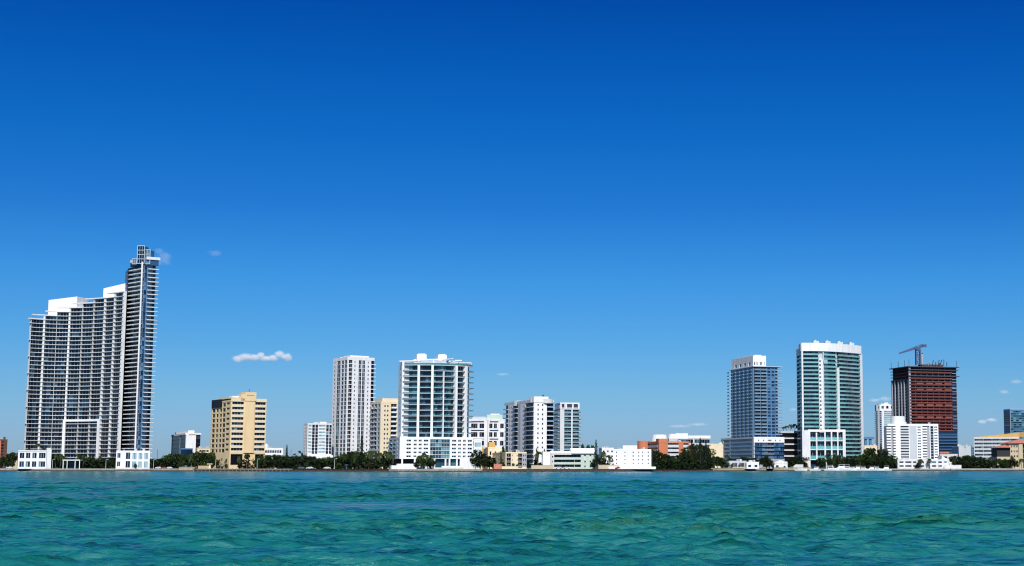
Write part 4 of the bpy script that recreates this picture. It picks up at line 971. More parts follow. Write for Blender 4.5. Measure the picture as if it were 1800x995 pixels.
B = simple('house', 'small house with red roof edge at the foot of the unfinished tower', 'house', 1652, 1230, 0.1, None, 1683, 798, 3, [(2, 'S'), (6, 'W', sw), (2, 'S'), (6, 'W', sw), (2, 'S')], wall='offwhite', inset=0.5, dep=10)
m = MB(); m.box(-0.5, B.wR * .5, -.6, 10, B.zt + 1.2, B.zt + 2.6, 'roofpink'); m.build('roof', B.root); B.finish()
B = simple('warehouse', 'blank pale box building right of the unfinished red tower', 'building', 1685, 1330, 0.1, None, 1706.5, 783.5, 4, [(4, 'S'), (2, 'W', dict(tw, nf=1)), (4, 'S')], wall='pale', inset=0.5, dep=20); B.finish()
B = simple('apartment_block', 'narrow grey block between pale box building and the striped office', 'apartment block', 1706.5, 1400, 0.1, None, 1713, 785, 9, [(1, 'S'), (3, 'W', dict(sill=.3, head=.8, glass='gblue')), (1, 'S'), (3, 'W', dict(sill=.3, head=.8, glass='gblue')), (1, 'S')], wall='bluegrey', inset=0.5, dep=10, force=False); B.finish()
# ---- striped office with ochre parapet
st = dict(sill=0.42, head=0.9, m=0.005, mull=3, wall='pale', glass='gdark', frame='pale', spout=0.1, rec=0.5)
B = simple('office_block', 'long white striped office with a slanting ochre parapet at far right', 'office block', 1712, 1290, -0.25, None, 1792, 768.5, 8,
    [(1, 'S')] + [(15, 'W', st), (0.7, 'S', dict(out=0.2))] * 4 + [(15, 'W', st), (1, 'S')], wall='offwhite', inset=0.7, dep=20, par=1.2)
m = MB(); zt = B.zt + 1.2; W = B.wR; m.faces([(3, 1.0, zt), (W, 1.0, zt), (W, 3, zt), (3, 3, zt), (3, 1.0, zt + .3), (W, 1.0, B.H(760.5)), (W, 3, B.H(760.5)), (3, 3, zt + .3)], [(0, 1, 5, 4), (1, 2, 6, 5), (2, 3, 7, 6), (3, 0, 4, 7), (4, 5, 6, 7)], 'ochre')
m.faces([(W, 1, zt), (W + 4, 8, zt), (W + 4, 8, B.H(760)), (W, 1, B.H(760.5))], [(0, 1, 2, 3)], 'ochre'); m.build('parapet', B.root); B.finish()
# ---- mediterranean building with clay roofs
def med():
    B = simple('villa_block', 'tan building with pink clay tile roofs at the right edge', 'building', 1773, 1190, 0.05, None, 1850, 779.5, 5,
        [(3, 'S'), (2.5, 'W', sw), (1.5, 'S'), (2.5, 'W', sw), (1.5, 'S'), (2.5, 'W', sw), (4, 'S'), (8, 'B', dict(proj=0.2, glass='gblack', slab='tan', mull=0)), (3, 'S'), (3, 'W', sw), (3, 'S'), (12, 'B', dict(proj=.2, glass='gblack', slab='tan', mull=0)), (8, 'S'), (3, 'W', sw), (8, 'S')], wall='sand', inset=1.0, dep=22, par=0.6, force=False)
    def hip(x0, x1, y0, y1, z0, z1):
        m = MB(); d = (y1 - y0) / 2
        m.faces([(x0, y0, z0), (x1, y0, z0), (x1, y1, z0), (x0, y1, z0), (x0 + d, y0 + d, z1), (max(x0 + d + .1, x1 - d), y0 + d, z1)], [(0, 1, 5, 4), (1, 2, 5), (2, 3, 4, 5), (3, 0, 4), (3, 2, 1, 0)], 'roofpink'); m.build('roof', B.root)
    hip(-1.5, B.wR + 1, -1.8, 24, B.zt + 0.7, B.H(771.5))
    x0 = X(1750, 1184, 790) - B.root.location.x
    B.w.box(x0 + 1.2, -0.1, -4, 12, B.H(803), B.H(787.5), 'dark'); B.w.box(x0 + 0.8, 0.1, -5, 10, 0, B.H(803), 'sand')  # dark box: shade under the lower roof painted as its colour
    hip(x0, 1.2, -6.4, 12, B.H(787), B.H(781.5))
    m = MB()
    for q in range(3):
        for r in range(2): m.box(x0 + 3 + q * 2.4, x0 + 4 + q * 2.4, -5.15, -5.02, 1.5 + r * 3, 3 + r * 3, 'gblack')
    m.build('window', B.root, 'stuff')
    m = MB(); m.box(B.wR * .22, B.wR * .22 + 3, -1.2, 0, 0, B.zt, 'sand'); m.build('column', B.root)
    B.finish()
med()
B = simple('office_tower', 'dark teal glass tower cut by the right edge of the view', 'tower', 1777, 1850, 0.28, 1765.5, 1850, 719.5, 26,
    [(0.6, 'S', dict(wall='grey'))] + [(12, 'W', dict(sill=0.28, head=1.0, m=0.01, mull=2, glass='gteal', wall='bluegrey', frame='bluegrey'))] * 5, [(8, 'W', dict(sill=0.28, head=1.0, m=0.01, glass='gdark', wall='bluegrey'))], wall='bluegrey', inset=0.7, par=1.8, force=False)
B.w.box(0, B.wR, 0, B.wL - 1, B.zt, B.zt + 2.4, 'slab'); B.finish()

# ---- far left: brown brick building, annexes, dark glass office and low ones
B = simple('apartment_building', 'brown brick building cut by the left edge of the view', 'apartment building', -40, 1180, 0.405, None, 13, 772, 9,
    [(12, 'S'), (6, 'W', dict(sill=.3, head=.85)), (14, 'S'), (3, 'W', dict(sill=.2, head=.8, glass='gblack')), (1.5, 'S', dict(wall='orange')), (5, 'W', dict(sill=.2, head=.8, glass='gblack')), (5, 'S')], wall='brick', inset=0.7, dep=20)
B.w.box(B.wR * .86, B.wR * .93, 1, 5, B.zt, B.H(767.5), 'brick'); B.finish()
def annex_left():
    B = block('pavilion', 'white waterside pavilion with three square windows at the foot of the tallest tower', 'pavilion', 31.5, 1076, 0.36, None, 81.5, 16, 805)
    H = B.H; zt = H(793.5); f = (zt - 0.4) / 2
    B.w.box(0, B.wR - .01, 0.8, 15.9, 0, zt - .05, 'bright')
    wn = dict(sill=0.22, head=0.85, m=0.02, mull=1, rec=0.5)
    facade(B, B.front, 0, zt / 2, 2, [(3, 'S'), (8.5, 'W', wn), (3, 'S'), (8, 'W', wn), (3.5, 'S'), (8, 'W', wn), (4, 'S'), (12.5, 'W', dict(wn, mull=2)), (1.5, 'S')], 'bright', 0.8, force=True, band=('bright', 0.8, 0.25))
    roof(B, zt, 0.3, -.3, 'white')
    B.w.box(B.wR, B.wR + 2.6, 1, 14, 0, H(787.5), 'white'); B.w.box(B.wR + 2.6, B.wR + 3.2, 1, 13, 0, H(790), 'white')
    B.finish()
annex_left()
B = simple('pavilion', 'white waterside pavilion with gridded pale windows below the tower spire', 'pavilion', 204, 1070, 0.325, None, 263.5, 792, 2,
    [(2, 'S'), (5.2, 'W', dict(sill=.3, head=.85, glass='gblue', mull=1, m=.02)), (9, 'S'), (7.5, 'W', dict(sill=.15, head=.92, mull=1, m=.02)), (3.5, 'S'), (7, 'W', dict(sill=.12, head=.85, glass='glight', mull=2, m=.02)), (3.2, 'S'), (6.5, 'W', dict(sill=.12, head=.85, glass='glight', mull=2, m=.02)), (3.2, 'S'), (6.5, 'W', dict(sill=.12, head=.85, glass='glight', mull=2, m=.02)), (3, 'S')],
    wall='bright', inset=0.7, vm=805, force=True, dep=14); B.finish()
def canopy():
    D = 1078; x = X(126, D, 818); r = empty('entrance_canopy', (x, D, G)); tag(r, 'white flat entrance canopy on thin columns below the tallest tower', 'canopy')
    XX = lambda u: X(u, D, 818) - x; H = lambda v: Zv(v, D) - G
    m = MB(); m.box(XX(110.5), XX(141), -1, 7, H(809.6), H(808), 'bright'); m.build('roof', r)
    for u in (111, 118, 132, 139.8): m = MB(); m.box(XX(u), XX(u) + .45, -.8, -.4, 0, H(809.6), 'bright'); m.build('column', r)
    m = MB(); m.box(XX(118), XX(132), 4, 4.2, 0.3, H(810), 'gblue'); m.build('window', r)
canopy()
B = simple('office_building', 'black glass office block with a plain cream shaft and white roof box', 'office building', 326, 1130, 0.42, 301.5, 352, 763, 8,
    [(0.6, 'S', dict(wall='offwhite')), (12.5, 'S', dict(wall='white', out=.8)), (6, 'W', dict(sill=.03, head=.97, glass='gblack', m=.02))],
    [(13, 'W', dict(sill=.02, head=.98, glass='gblack', m=.02)), (1, 'S', dict(wall='offwhite')), (8, 'W', dict(sill=.02, head=.98, glass='gblack', m=.02))], wall='dgrey', inset=0.6, par=0.4, force=True)
z = B.zt
m = MB(); m.box(-.4, B.wR + .4, -.4, B.wL + .4, B.H(764), B.H(761), 'white')
m.build('roof_frame', B.root); m = MB(); m.box(2, B.wR * .6, 2, B.wL - 3, z, B.H(756.5), 'bright'); m.build('roof_box', B.root)
m = MB(); m.box(B.wR * .2, B.wR * .7, -1.0, -.85, B.H(764.5), B.H(763), 'tan'); m.build('sign_panel', B.root)
m = MB(); m.box(-4, 4.5, -6, -.5, 0, B.H(788), 'bluegrey'); m.box(-3.8, 4.3, -6.15, -6.02, 6, B.H(790), 'gblue'); m.build('annex', B.root); B.finish()
B = simple('low_building', 'low pale pink building between black office and beige tower', 'building', 346, 1120, 0.27, None, 372, 787, 4, [(2, 'S'), (20, 'W', dict(sill=.4, head=.8, mull=4, wall='creamlt', glass='gdark')), (2, 'S')], wall='sand', inset=.5); B.finish()
B = simple('office_building', 'low white office with two rows of dark square windows beside beige tower', 'office building', 464, 1120, 0.23, None, 498, 787.5, 4,
    [(2, 'S')] + [(3.2, 'W', dict(sill=.25, head=.8, m=.03)), (0.8, 'S')] * 7 + [(2, 'S')], wall='bright', inset=.5, force=False)
m = MB(); m.cyl(X(468, 1120, 782) - B.root.location.x, 3, 1.8, B.zt, B.H(784), 'white', 12); m.cyl(X(468, 1120, 782) - B.root.location.x, 3, 1.8, B.H(784), B.H(780), 'white', 12, 0.6); m.build('roof_dome', B.root); B.finish()
B = simple('low_building', 'low cream building peeking above trees near the left edge of the port', 'building', 20, 1200, 0.38, None, 32, 800, 2, [(3, 'S'), (3, 'W', sw), (3, 'S')], wall='sand', inset=.5, dep=8); B.finish()
# dark frame tower between the curved white tower and slender tower
D = 1500; x = X(1525, D, 770); r = empty('observation_frame', (x, D, G)); tag(r, 'small dark platform on legs right of the curved glass tower', 'structure')
m = MB(); m.box(-6, 6, -3, 3, Zv(772, D) - G, Zv(768, D) - G, 'bluegrey'); m.build('platform', r)
for q in (-3, 1.5): m = MB(); m.box(q, q + 2.2, -2, 2, 0, Zv(772, D) - G, 'bluegrey'); m.build('leg', r)
for uu, DD_, vv, hh, lab in ((1523, 1330, 783, 30, 'low cream building right of the curved glass tower'),):
    B = simple('low_building', lab, 'building', 1519, DD_, 0.1, None, 1542, vv, 4, [(2, 'S'), (3, 'W', sw), (3, 'S'), (3, 'W', sw), (2, 'S')], wall='creamlt', inset=.5, dep=10); B.finish()

# ---- small waterfront buildings on the right
B = simple('pavilion', 'white pavilion hall with open front on the sea wall below the blue tower', 'pavilion', 1312, 1080, 0.05, None, 1334, 812, 1, [(2, 'S'), (6, 'W', dict(sill=.3, head=.7)), (4, 'S'), (6, 'W', dict(sill=.3, head=.7)), (2, 'S')], wall='bright', inset=.5, dep=8); B.finish()
B = simple('terrace_house', 'long low grey roofed terrace left of the white pavilion hall', 'building', 1270, 1090, 0.05, None, 1312, 810, 1, [(2, 'S'), (9, 'W', dict(sill=.2, head=.85, glass='gblack', mull=3)), (1.2, 'S'), (9, 'W', dict(sill=.2, head=.85, glass='gblack', mull=3)), (1.2, 'S'), (9, 'W', dict(sill=.2, head=.85, glass='gblack', mull=3)), (2, 'S')], wall='pale', inset=.6, dep=8); B.finish()
B = simple('boat_house', 'white waterfront house with sloping gable beside the round dark tree', 'house', 1360, 1120, 0.05, None, 1384, 815, 1, [(2, 'S'), (4, 'W', dict(sill=.3, head=.9, glass='gblack')), (5, 'S'), (3, 'W', sw), (2, 'S')], wall='white', inset=.5, dep=8)
gable(B, 0, B.wR, -.2, 8, B.zt + 1, B.H(808.5), 'white', along='y'); B.finish()

# ================================================================== SHORE: sea walls, dock
def along(u0, u1, n):
    us = [u0 + (u1 - u0) * i / n for i in range(n + 1)]
    us = sorted(set([round(u, 2) for u in us] + [float(u) for u, _ in SHORE if u0 < u < u1]))
    return [(X(u, shoreD(u), 826), shoreD(u)) for u in us]
MAT['tide'] = paint('tide_stain', (0.035, 0.03, 0.025), var=0.6, scale=1.0)
def seawall(name, label, u0, u1, ztop, mat, out=0.5, cap=True, cat='sea wall', rocks=True):
    pts = along(u0, u1, max(2, int((u1 - u0) / 25))); P = Path(pts)
    r = empty(name, (pts[0][0], pts[0][1], 0)); tag(r, label, cat, kind='thing')
    P = Path([(x - pts[0][0], y - pts[0][1]) for x, y in pts])
    m = MB(); m.strip(P, 0.02, P.L - 0.02, -2.5, ztop, -1.2, out, mat); m.build('wall_face', r)
    m = MB(); m.strip(P, 0.01, P.L - 0.01, -2.5, 0.62, out - 0.3, out + 0.09, 'tide'); m.build('tide_band', r)
    if cap: m = MB(); m.strip(P, 0, P.L, ztop, ztop + 0.18, -1.4, out + 0.15, 'offwhite' if mat == 'wall' else mat); m.build('capping', r)
    if rocks:
        m = MB(); rr = random.Random(int(u0)); s = 0
        while s < P.L:
            c = P.pos(s, out + rr.uniform(0.1, 0.7)); z = rr.uniform(-0.1, 0.35); q = rr.uniform(0.5, 1.1)
            pp = [(c[0] + q * rr.uniform(.7, 1.2) * math.cos(t), c[1] + q * .6 * math.sin(t), z + rr.uniform(-.4, 0)) for t in np.linspace(0, 2 * math.pi, 7)[:-1]] + [(c[0], c[1], z + q * .5)]
            m.faces(pp, [(i, (i + 1) % 6, 6) for i in range(6)], 'rock'); s += rr.uniform(0.7, 1.5)
        m.build('rocks', r, 'stuff')
    return r
seawall('sea_wall', 'long pale promenade sea wall below the tallest tower', -300, 314, 1.55, 'wall')
seawall('sea_wall', 'sand coloured block wall stepping up beside the black glass office', 317, 341, 2.7, 'wallcr', out=1.5)
seawall('sea_wall', 'low dark wall behind the wooden dock under the beige tower', 342, 512, 1.5, 'walldk', rocks=False)
seawall('sea_wall', 'dark weathered sea wall before the trees left of the white podium', 513, 684, 1.3, 'walldk')
seawall('sea_wall', 'stone edged sea wall under the white podium of the central tower', 685, 848, 1.4, 'wall')
seawall('sea_wall', 'reddish brown sea wall under the cream apartments and green hall', 849, 1078, 1.5, 'walldk')
seawall('sea_wall', 'low dark sea wall under the white five storey building', 1079, 1252, 1.3, 'walldk')
seawall('sea_wall', 'tan sea wall under the terrace and white pavilion hall', 1253, 1346, 2.0, 'wallcr')
seawall('sea_wall', 'pale raised sea wall right of the round dark tree', 1360, 1426, 2.4, 'wallcr')
seawall('sea_wall', 'low marina quay wall where the white boats are moored', 1427, 1670, 1.4, 'wall')
seawall('sea_wall', 'low sea wall along the far right shore', 1671, 2300, 1.5, 'wall')
# low fences / coloured garden walls behind the wall
def gwall(u0, u1, back, h, mat, label):
    D = shoreD((u0 + u1) / 2) + back; x0, x1 = X(u0, D, 820), X(u1, D, 820)
    r = empty('garden_wall', (x0, D, G)); tag(r, label, 'wall', kind='thing'); L_ = x1 - x0
    m = MB(); m.box(0, L_, 0, 0.4, 0, h, mat); m.build('wall_face', r); m = MB(); m.box(-.1, L_ + .1, -.08, .48, h, h + .15, mat); m.build('coping', r)
gwall(868, 882, 6, 3.0, 'roofpink', 'short pinkish garden wall before the cream apartments')
gwall(882, 911, 5, 1.6, 'creamlt', 'cream garden wall in front of the cream apartments')
gwall(934, 972, 5, 2.2, 'sand', 'sand coloured garden wall at the foot of the lone palm')
gwall(1052, 1088, 6, 2.4, 'sand', 'tan garden wall right of the dark conifer')
gwall(1283, 1312, 4, 1.2, 'sand', 'low tan terrace wall below the grey roofed terrace')
gwall(1700, 1738, 20, 6.0, 'sand', 'blank sand wall below the striped office')
gwall(1660, 1690, 10, 2.6, 'white', 'white garden wall right of the sloping roof house')
gwall(348, 384, 10, 2.0, 'tan', 'low tan wall left of the beige tower')
gwall(1385, 1412, 12, 3.0, 'offwhite', 'off-white wall behind the tree at the pale raised quay')
def dock():
    D = 1008; x0, x1 = X(349, 1048, 826), X(512, 1003, 826); r = empty('dock', (x0, 1042, 0)); tag(r, 'long wooden dock on dark piles in front of the beige tower', 'dock')
    dx, dy = x1 - x0, 1001 - 1042
    P = Path([(0, 0), (dx, dy)]); N = 48
    m = MB()
    for i in range(N): m.strip(P, P.L * i / N, P.L * (i + 1) / N - 0.12, 1.35, 1.6, -2.2, 0.0, 'slab')
    m.build('decking', r)
    m = MB(); m.strip(P, 0, P.L, 0.95, 1.33, -.5, -.2, 'wood'); m.build('beam', r)
    me = MB(); me.cyl(0, 0, 0.28, -3, 1.9, 'wood', 8); mesh = me.mesh('pile')
    for i in range(24):
        c = P.pos(P.L * (i + .5) / 24, -0.1); link('pile', mesh, r, None, (c[0], c[1], 0))
dock()

# ================================================================== TREES
def leafmat(name, c0, c1):
    m, t, b = new_mat(name)
    g = t.nodes.new('ShaderNodeNewGeometry'); oi = t.nodes.new('ShaderNodeObjectInfo'); rp = t.nodes.new('ShaderNodeValToRGB')
    ad = t.nodes.new('ShaderNodeMath'); ad.operation = 'MULTIPLY_ADD'; ad.inputs[1].default_value = 0.6
    ml = t.nodes.new('ShaderNodeMath'); ml.operation = 'MULTIPLY'; ml.inputs[1].default_value = 0.4
    t.links.new(oi.outputs['Random'], ml.inputs[0]); t.links.new(g.outputs['Random Per Island'], ad.inputs[0]); t.links.new(ml.outputs[0], ad.inputs[2])
    t.links.new(ad.outputs[0], rp.inputs[0]); e = rp.color_ramp.elements; e[0].color = (*c0, 1); e[1].color = (*c1, 1)
    t.links.new(rp.outputs[0], b.inputs['Base Color']); b.inputs['Roughness'].default_value = 0.7; b.inputs['Specular IOR Level'].default_value = 0.2
    return m
MAT['leaf_dark'] = leafmat('dark_leaves', (0.002, 0.006, 0.001), (0.012, 0.028, 0.005))
MAT['leaf_mid'] = leafmat('green_leaves', (0.005, 0.016, 0.002), (0.04, 0.08, 0.012))
MAT['leaf_dry'] = leafmat('olive_leaves', (0.010, 0.012, 0.002), (0.06, 0.06, 0.015))
MAT['leaf_fir'] = leafmat('conifer_needles', (0.004, 0.010, 0.006), (0.015, 0.03, 0.016))
MAT['leaf_palm'] = leafmat('palm_fronds', (0.006, 0.016, 0.003), (0.05, 0.075, 0.016))
def leaf(m, c, q, rr, mat):
    n = np.array([rr.gauss(0, 1), rr.gauss(0, 1), rr.gauss(0.3, 1)]); n /= np.linalg.norm(n) + 1e-6
    a = np.cross(n, [0.3, 0.8, 0.5]); a /= np.linalg.norm(a) + 1e-6; b = np.cross(n, a); c = np.array(c)
    m.poly([tuple(c + a * q), tuple(c + b * q * .7), tuple(c - a * q), tuple(c - b * q * .7)], mat)
def broadleaf_proto(seed, mat, spread=0.5, n=1100):
    """unit tree: 1 m high, crown about 1 m wide"""
    rr = random.Random(seed); tm = MB()
    fork = (rr.uniform(-.03, .03), 0, 0.3)
    tm.bar((0, 0, -.02), fork, 0.07, 'trunk', 0.05)
    lob = []
    for i in range(9):
        t = rr.uniform(0, 6.28); d = rr.uniform(0.1, 0.34) * spread / 0.5; z = rr.uniform(0.28, 0.84) - d * 0.25
        c = (math.cos(t) * d, math.sin(t) * d, z); lob.append((c, rr.uniform(0.13, 0.22)))
        tm.bar(fork, c, 0.035, 'trunk', 0.012)
    lob.append(((0, 0, .82), .15)); lob.append(((rr.uniform(-.1, .1), 0, .55), .24))
    cm = MB()
    for i in range(n):
        c, q = rr.choice(lob); d = np.array([rr.gauss(0, 1) for _ in range(3)]); d /= np.linalg.norm(d)
        p = np.array(c) + d * q * (rr.random() ** 0.35) * np.array([1.1, 1.1, 0.85])
        leaf(cm, p, rr.uniform(0.03, 0.06), rr, mat)
    return tm.mesh('trunk'), cm.mesh('crown')
def cone_proto(seed, n=1000, thin=0.16):
    rr = random.Random(seed); tm = MB(); tm.bar((0, 0, -.02), (0, 0, .97), 0.05, 'trunk', 0.01)
    cm = MB()
    for i in range(n):
        z = 0.08 + 0.92 * rr.random() ** 1.2; w = thin * (1 - z) ** 0.7 * (0.8 + 0.35 * math.sin(z * 60)) + 0.012; t = rr.uniform(0, 6.28); q = w * rr.random() ** 0.5
        leaf(cm, (math.cos(t) * q, math.sin(t) * q, z), rr.uniform(.012, .028), rr, 'leaf_fir')
    return tm.mesh('trunk'), cm.mesh('crown')
def palm_proto(seed, mat='leaf_palm', nf=18, fl=0.42):
    """unit palm: 1 m high; fronds are arched ribs carrying leaflets"""
    rr = random.Random(seed); tm = MB(); pts = [(0, 0, -.02), (rr.uniform(-.02, .02), 0, .3), (rr.uniform(-.05, .05), 0, .6), (rr.uniform(-.07, .07), 0, .8)]
    for a, b, w0, w1 in zip(pts, pts[1:], (.05, .038, .032), (.038, .032, .03)): tm.bar(a, b, w0, 'trunk', w1)
    top = np.array(pts[-1]); cm = MB()
    for i in range(nf):
        t = 6.28 * i / nf + rr.uniform(-.15, .15); el = rr.uniform(-0.3, 1.2); L = fl * rr.uniform(.8, 1.1); h = np.array([math.cos(t), math.sin(t), 0]); sd = np.array([-h[1], h[0], 0]); prev = None
        for k in range(9):
            s = k / 8; p = top + h * L * s * math.cos(el) * (1 - .15 * s) + np.array([0, 0, L * (s * math.sin(el) - s * s * (0.75 + .25 * math.cos(el)))])
            if prev is not None:
                w = L * .20 * math.sin(math.pi * (0.12 + .8 * s)) + .008
                for sg in (-1, 1):
                    d = sd * sg * w + np.array([0, 0, -w * .65]) + h * w * .5
                    cm.poly([tuple(prev), tuple(prev + (p - prev) * .75), tuple(prev + (p - prev) * .75 + d), tuple(prev + d)], mat)
                cm.poly([tuple(prev - sd * .006), tuple(prev + sd * .006), tuple(p + sd * .004), tuple(p - sd * .004)], mat)
            prev = p
    return tm.mesh('trunk'), cm.mesh('crown')
def fan_proto(seed):
    rr = random.Random(seed); tm = MB(); tm.bar((0, 0, -.02), (0, 0, .78), .045, 'trunk', .035); cm = MB()
    for i in range(420):
        d = np.array([rr.gauss(0, 1) for _ in range(3)]); d /= np.linalg.norm(d); p = np.array([0, 0, .8]) + d * .19 * (rr.random() ** .3) * np.array([1, 1, .95])
        leaf(cm, p, rr.uniform(.02, .05), rr, 'leaf_palm')
    return tm.mesh('trunk'), cm.mesh('crown')
PROTO = {'b': [broadleaf_proto(s, 'leaf_dark') for s in (1, 2, 3)] + [broadleaf_proto(4, 'leaf_mid')], 'g': [broadleaf_proto(5, 'leaf_mid'), broadleaf_proto(6, 'leaf_mid')], 'o': [broadleaf_proto(7, 'leaf_dry', n=700)],
         'c': [cone_proto(11), cone_proto(12)], 't': [cone_proto(13, thin=.26)], 'p': [palm_proto(21), palm_proto(22), palm_proto(23)], 'f': [fan_proto(31)], 's': [broadleaf_proto(41, 'leaf_mid', n=500)]}
KIND = {'b': ('broadleaf_tree', 'dark broadleaf tree', 'tree'), 'g': ('broadleaf_tree', 'green broadleaf tree', 'tree'), 'o': ('broadleaf_tree', 'sparse olive coloured tree', 'tree'), 'c': ('cypress_tree', 'narrow dark conifer', 'tree'),
        't': ('pine_tree', 'dark cone shaped pine', 'tree'), 'p': ('palm_tree', 'palm', 'palm tree'), 'f': ('fan_palm', 'round headed fan palm', 'palm tree'), 's': ('shrub', 'leafy green shrub', 'shrub')}
ORD = ['first', 'second', 'third', 'fourth', 'fifth', 'sixth', 'seventh', 'eighth', 'ninth', 'tenth', 'eleventh', 'twelfth', 'thirteenth', 'fourteenth', 'fifteenth', 'sixteenth', 'seventeenth', 'eighteenth', 'nineteenth', 'twentieth']
rt = random.Random(99)
def tree(kind, u, vt, D, wpx, z=G):
    tmesh, cmesh = rt.choice(PROTO[kind]); h = Zv(vt, D) - z; w = M(wpx, D)
    wf = {'b': 1.0, 'g': 1.0, 'o': 1.0, 's': 1.0, 'c': .34, 't': .52, 'p': .80, 'f': .40}[kind]
    r = empty(KIND[kind][0], (X(u, D, 815), D, z), rt.uniform(0, 6.28)); r.scale = (w / wf, w / wf, h)
    link('trunk', tmesh, r); link('crown', cmesh, r)
    return r
def cluster(zone, items, D=None, group=None):
    """items: (kind, u, v_top, width px[, extra distance]); labelled in order along the shore within the zone"""
    byk = {}
    for it in sorted(items, key=lambda q: q[1]): byk.setdefault(it[0], []).append(it)
    for k, L_ in byk.items():
        for i, it in enumerate(L_):
            d = (D or shoreD(it[1]) + 14) + (it[4] if len(it) > 4 else 0)
            o = tree(k, it[1], it[2], d, it[3])
            nm = KIND[k][1]
            lab = f'{nm} {zone}' if len(L_) == 1 else f'{ORD[i]} {nm} from the left {zone}'
            tag(o, lab, KIND[k][2], group or f'trees {zone}')
def fill(u0, u1, vts, step=8, kinds='bbbg', w=(15, 24), dback=(0, 22)):
    out = []; u = u0 + w[0] / 2 * .6
    while u < u1 - w[0] / 2 * .5:
        t = (u - u0) / (u1 - u0); j = t * (len(vts) - 1); a = int(min(j, len(vts) - 2)); v = vts[a] + (vts[a + 1] - vts[a]) * (j - a)
        out.append((rt.choice(kinds), u, v - 2.0 + rt.uniform(-1.5, 3.0), rt.uniform(*w) * 1.2, rt.uniform(*dback))); u += step * rt.uniform(.75, 1.3)
    return out
cluster('beside the brown brick building', fill(2, 31, [806, 797, 792], 8))
cluster('between left pavilion and entrance canopy', fill(86, 112, [800, 797, 803], 8) + [('p', 98, 795, 15, -4), ('p', 106, 793.5, 14, -4)])
cluster('before the curved base of the tallest tower', fill(136, 208, [800, 803, 806, 800], 9, 'bbbo') + [('p', 137, 795, 15, -3), ('p', 146, 797, 15, -3), ('p', 176, 798, 13, 3)])
cluster('on the promenade in front of the left pavilion', [('s', 56, 813, 10, -6), ('s', 74, 811, 13, -6), ('s', 64, 817, 8, -8)], None)
cluster('before the gridded pavilion', [('s', 225, 815, 8, -6), ('s', 238, 814, 8, -6), ('s', 214, 812, 7, -6)])
tree_roof = None
cluster('right of the gridded pavilion', fill(263, 300, [806, 809, 800], 8))
cluster('below the black glass office', fill(288, 372, [801, 797, 799, 793, 797], 8) + [('o', 318, 808, 14, -8), ('g', 331, 811, 12, -8), ('p', 346, 789, 12, 4), ('p', 336, 795, 14, 3)])
cluster('left of the beige tower shaft', fill(366, 404, [796, 797, 802], 8) + [('p', 399, 804, 13, -7)])
cluster('at the foot of the beige tower', [('p', 420, 799, 12, -6), ('f', 434, 797, 11, -6), ('b', 424, 812, 15, -6), ('s', 398, 815, 14, -9)])
cluster('right of the beige tower entrance', fill(436, 466, [803, 800, 802], 8))
cluster('before the low white office', fill(464, 536, [801, 799, 802, 800, 799], 8, 'bbbg') + [('c', 503.5, 782, 9, 8)])
cluster('below the small white block', fill(530, 605, [801, 803, 805, 803], 8, 'bbgg'))
cluster('at the foot of the tall white tower', fill(600, 652, [797, 792, 792, 798], 7) + [('t', 635, 766, 16, 2), ('p', 649, 786, 20, -2), ('p', 626, 792, 16, -2), ('o', 648, 808, 12, -8)])
cluster('between the tall white tower and white podium', [('p', 660, 788, 16, 2), ('p', 668, 790, 17, -2), ('p', 676, 788, 17, 3), ('p', 684, 790, 16, -1), ('p', 690, 796, 13, 2), ('b', 662, 806, 15, 4), ('b', 674, 805, 17, 4), ('b', 685, 806, 14, 4)])
cluster('before the white podium of the central tower', [('p', 736, 797, 15), ('p', 744, 792, 17, 2), ('p', 751, 796, 16), ('p', 757, 797, 15, 2), ('b', 733, 806, 15), ('b', 744, 804, 18), ('b', 754, 804, 18), ('b', 762, 808, 12)], 937)
cluster('right of the white podium', fill(831, 872, [790, 793, 800, 806], 7, 'bbb'))
cluster('before the cream apartments', [('s', 879, 812, 9, -2), ('s', 902, 813, 9, -2), ('b', 884, 811, 11, 1), ('b', 929, 808, 10), ('s', 909, 815, 8, -4)])
cluster('standing alone before the blank white box', [('p', 945, 790, 24, -6), ('b', 941, 806, 12, -3), ('b', 950, 812, 12, -4)])
cluster('above the cream apartments', [('g', 884, 782, 16, 40), ('o', 891, 787, 16, 40), ('o', 943, 784, 9, 30), ('o', 957, 786, 10, 30)])
cluster('beyond the white sloping roof of the green hall', [('b', 1024, 778, 16, 60), ('b', 1034, 779, 16, 60), ('p', 1042, 777, 14, 60)])
cluster('between the green hall and white five storey building', [('t', 1047.5, 773, 13, -4), ('b', 1043, 806, 14, -4), ('b', 1050, 801, 15, -3), ('p', 1061, 788, 15, 0), ('b', 1060, 803, 14), ('p', 1071, 797, 20, -2), ('b', 1068, 812, 14), ('s', 1078, 814, 11)])
cluster('before the orange building', fill(1143, 1202, [788, 791, 800, 801, 795], 7, 'bbbb') + fill(1146, 1205, [803, 806, 804], 9, 'bbb'))
cluster('right of the orange building', fill(1198, 1254, [790, 779, 776, 783, 795], 6, 'bbbo', (16, 26)) + [('t', 1231, 770, 17, -2), ('t', 1241, 777, 15, 3), ('t', 1216, 776, 17, 4)] + fill(1200, 1254, [798, 795, 800], 8, 'bbb'))
cluster('below the blank cream building', fill(1250, 1280, [800, 803, 806], 7) + [('p', 1278, 796, 12, 6)])
cluster('before the podium of the blue tower', fill(1278, 1334, [806, 805, 806], 7, 'bbb', (14, 18), (22, 34)))
cluster('round headed at the water below the blue tower', [('b', 1347, 799, 25, -10), ('b', 1341, 803, 16, -10), ('b', 1353, 804, 18, -10)])
cluster('before the parking block', fill(1383, 1420, [806, 802, 808], 8, 'bbbb') + [('s', 1417, 817, 14, -8)])
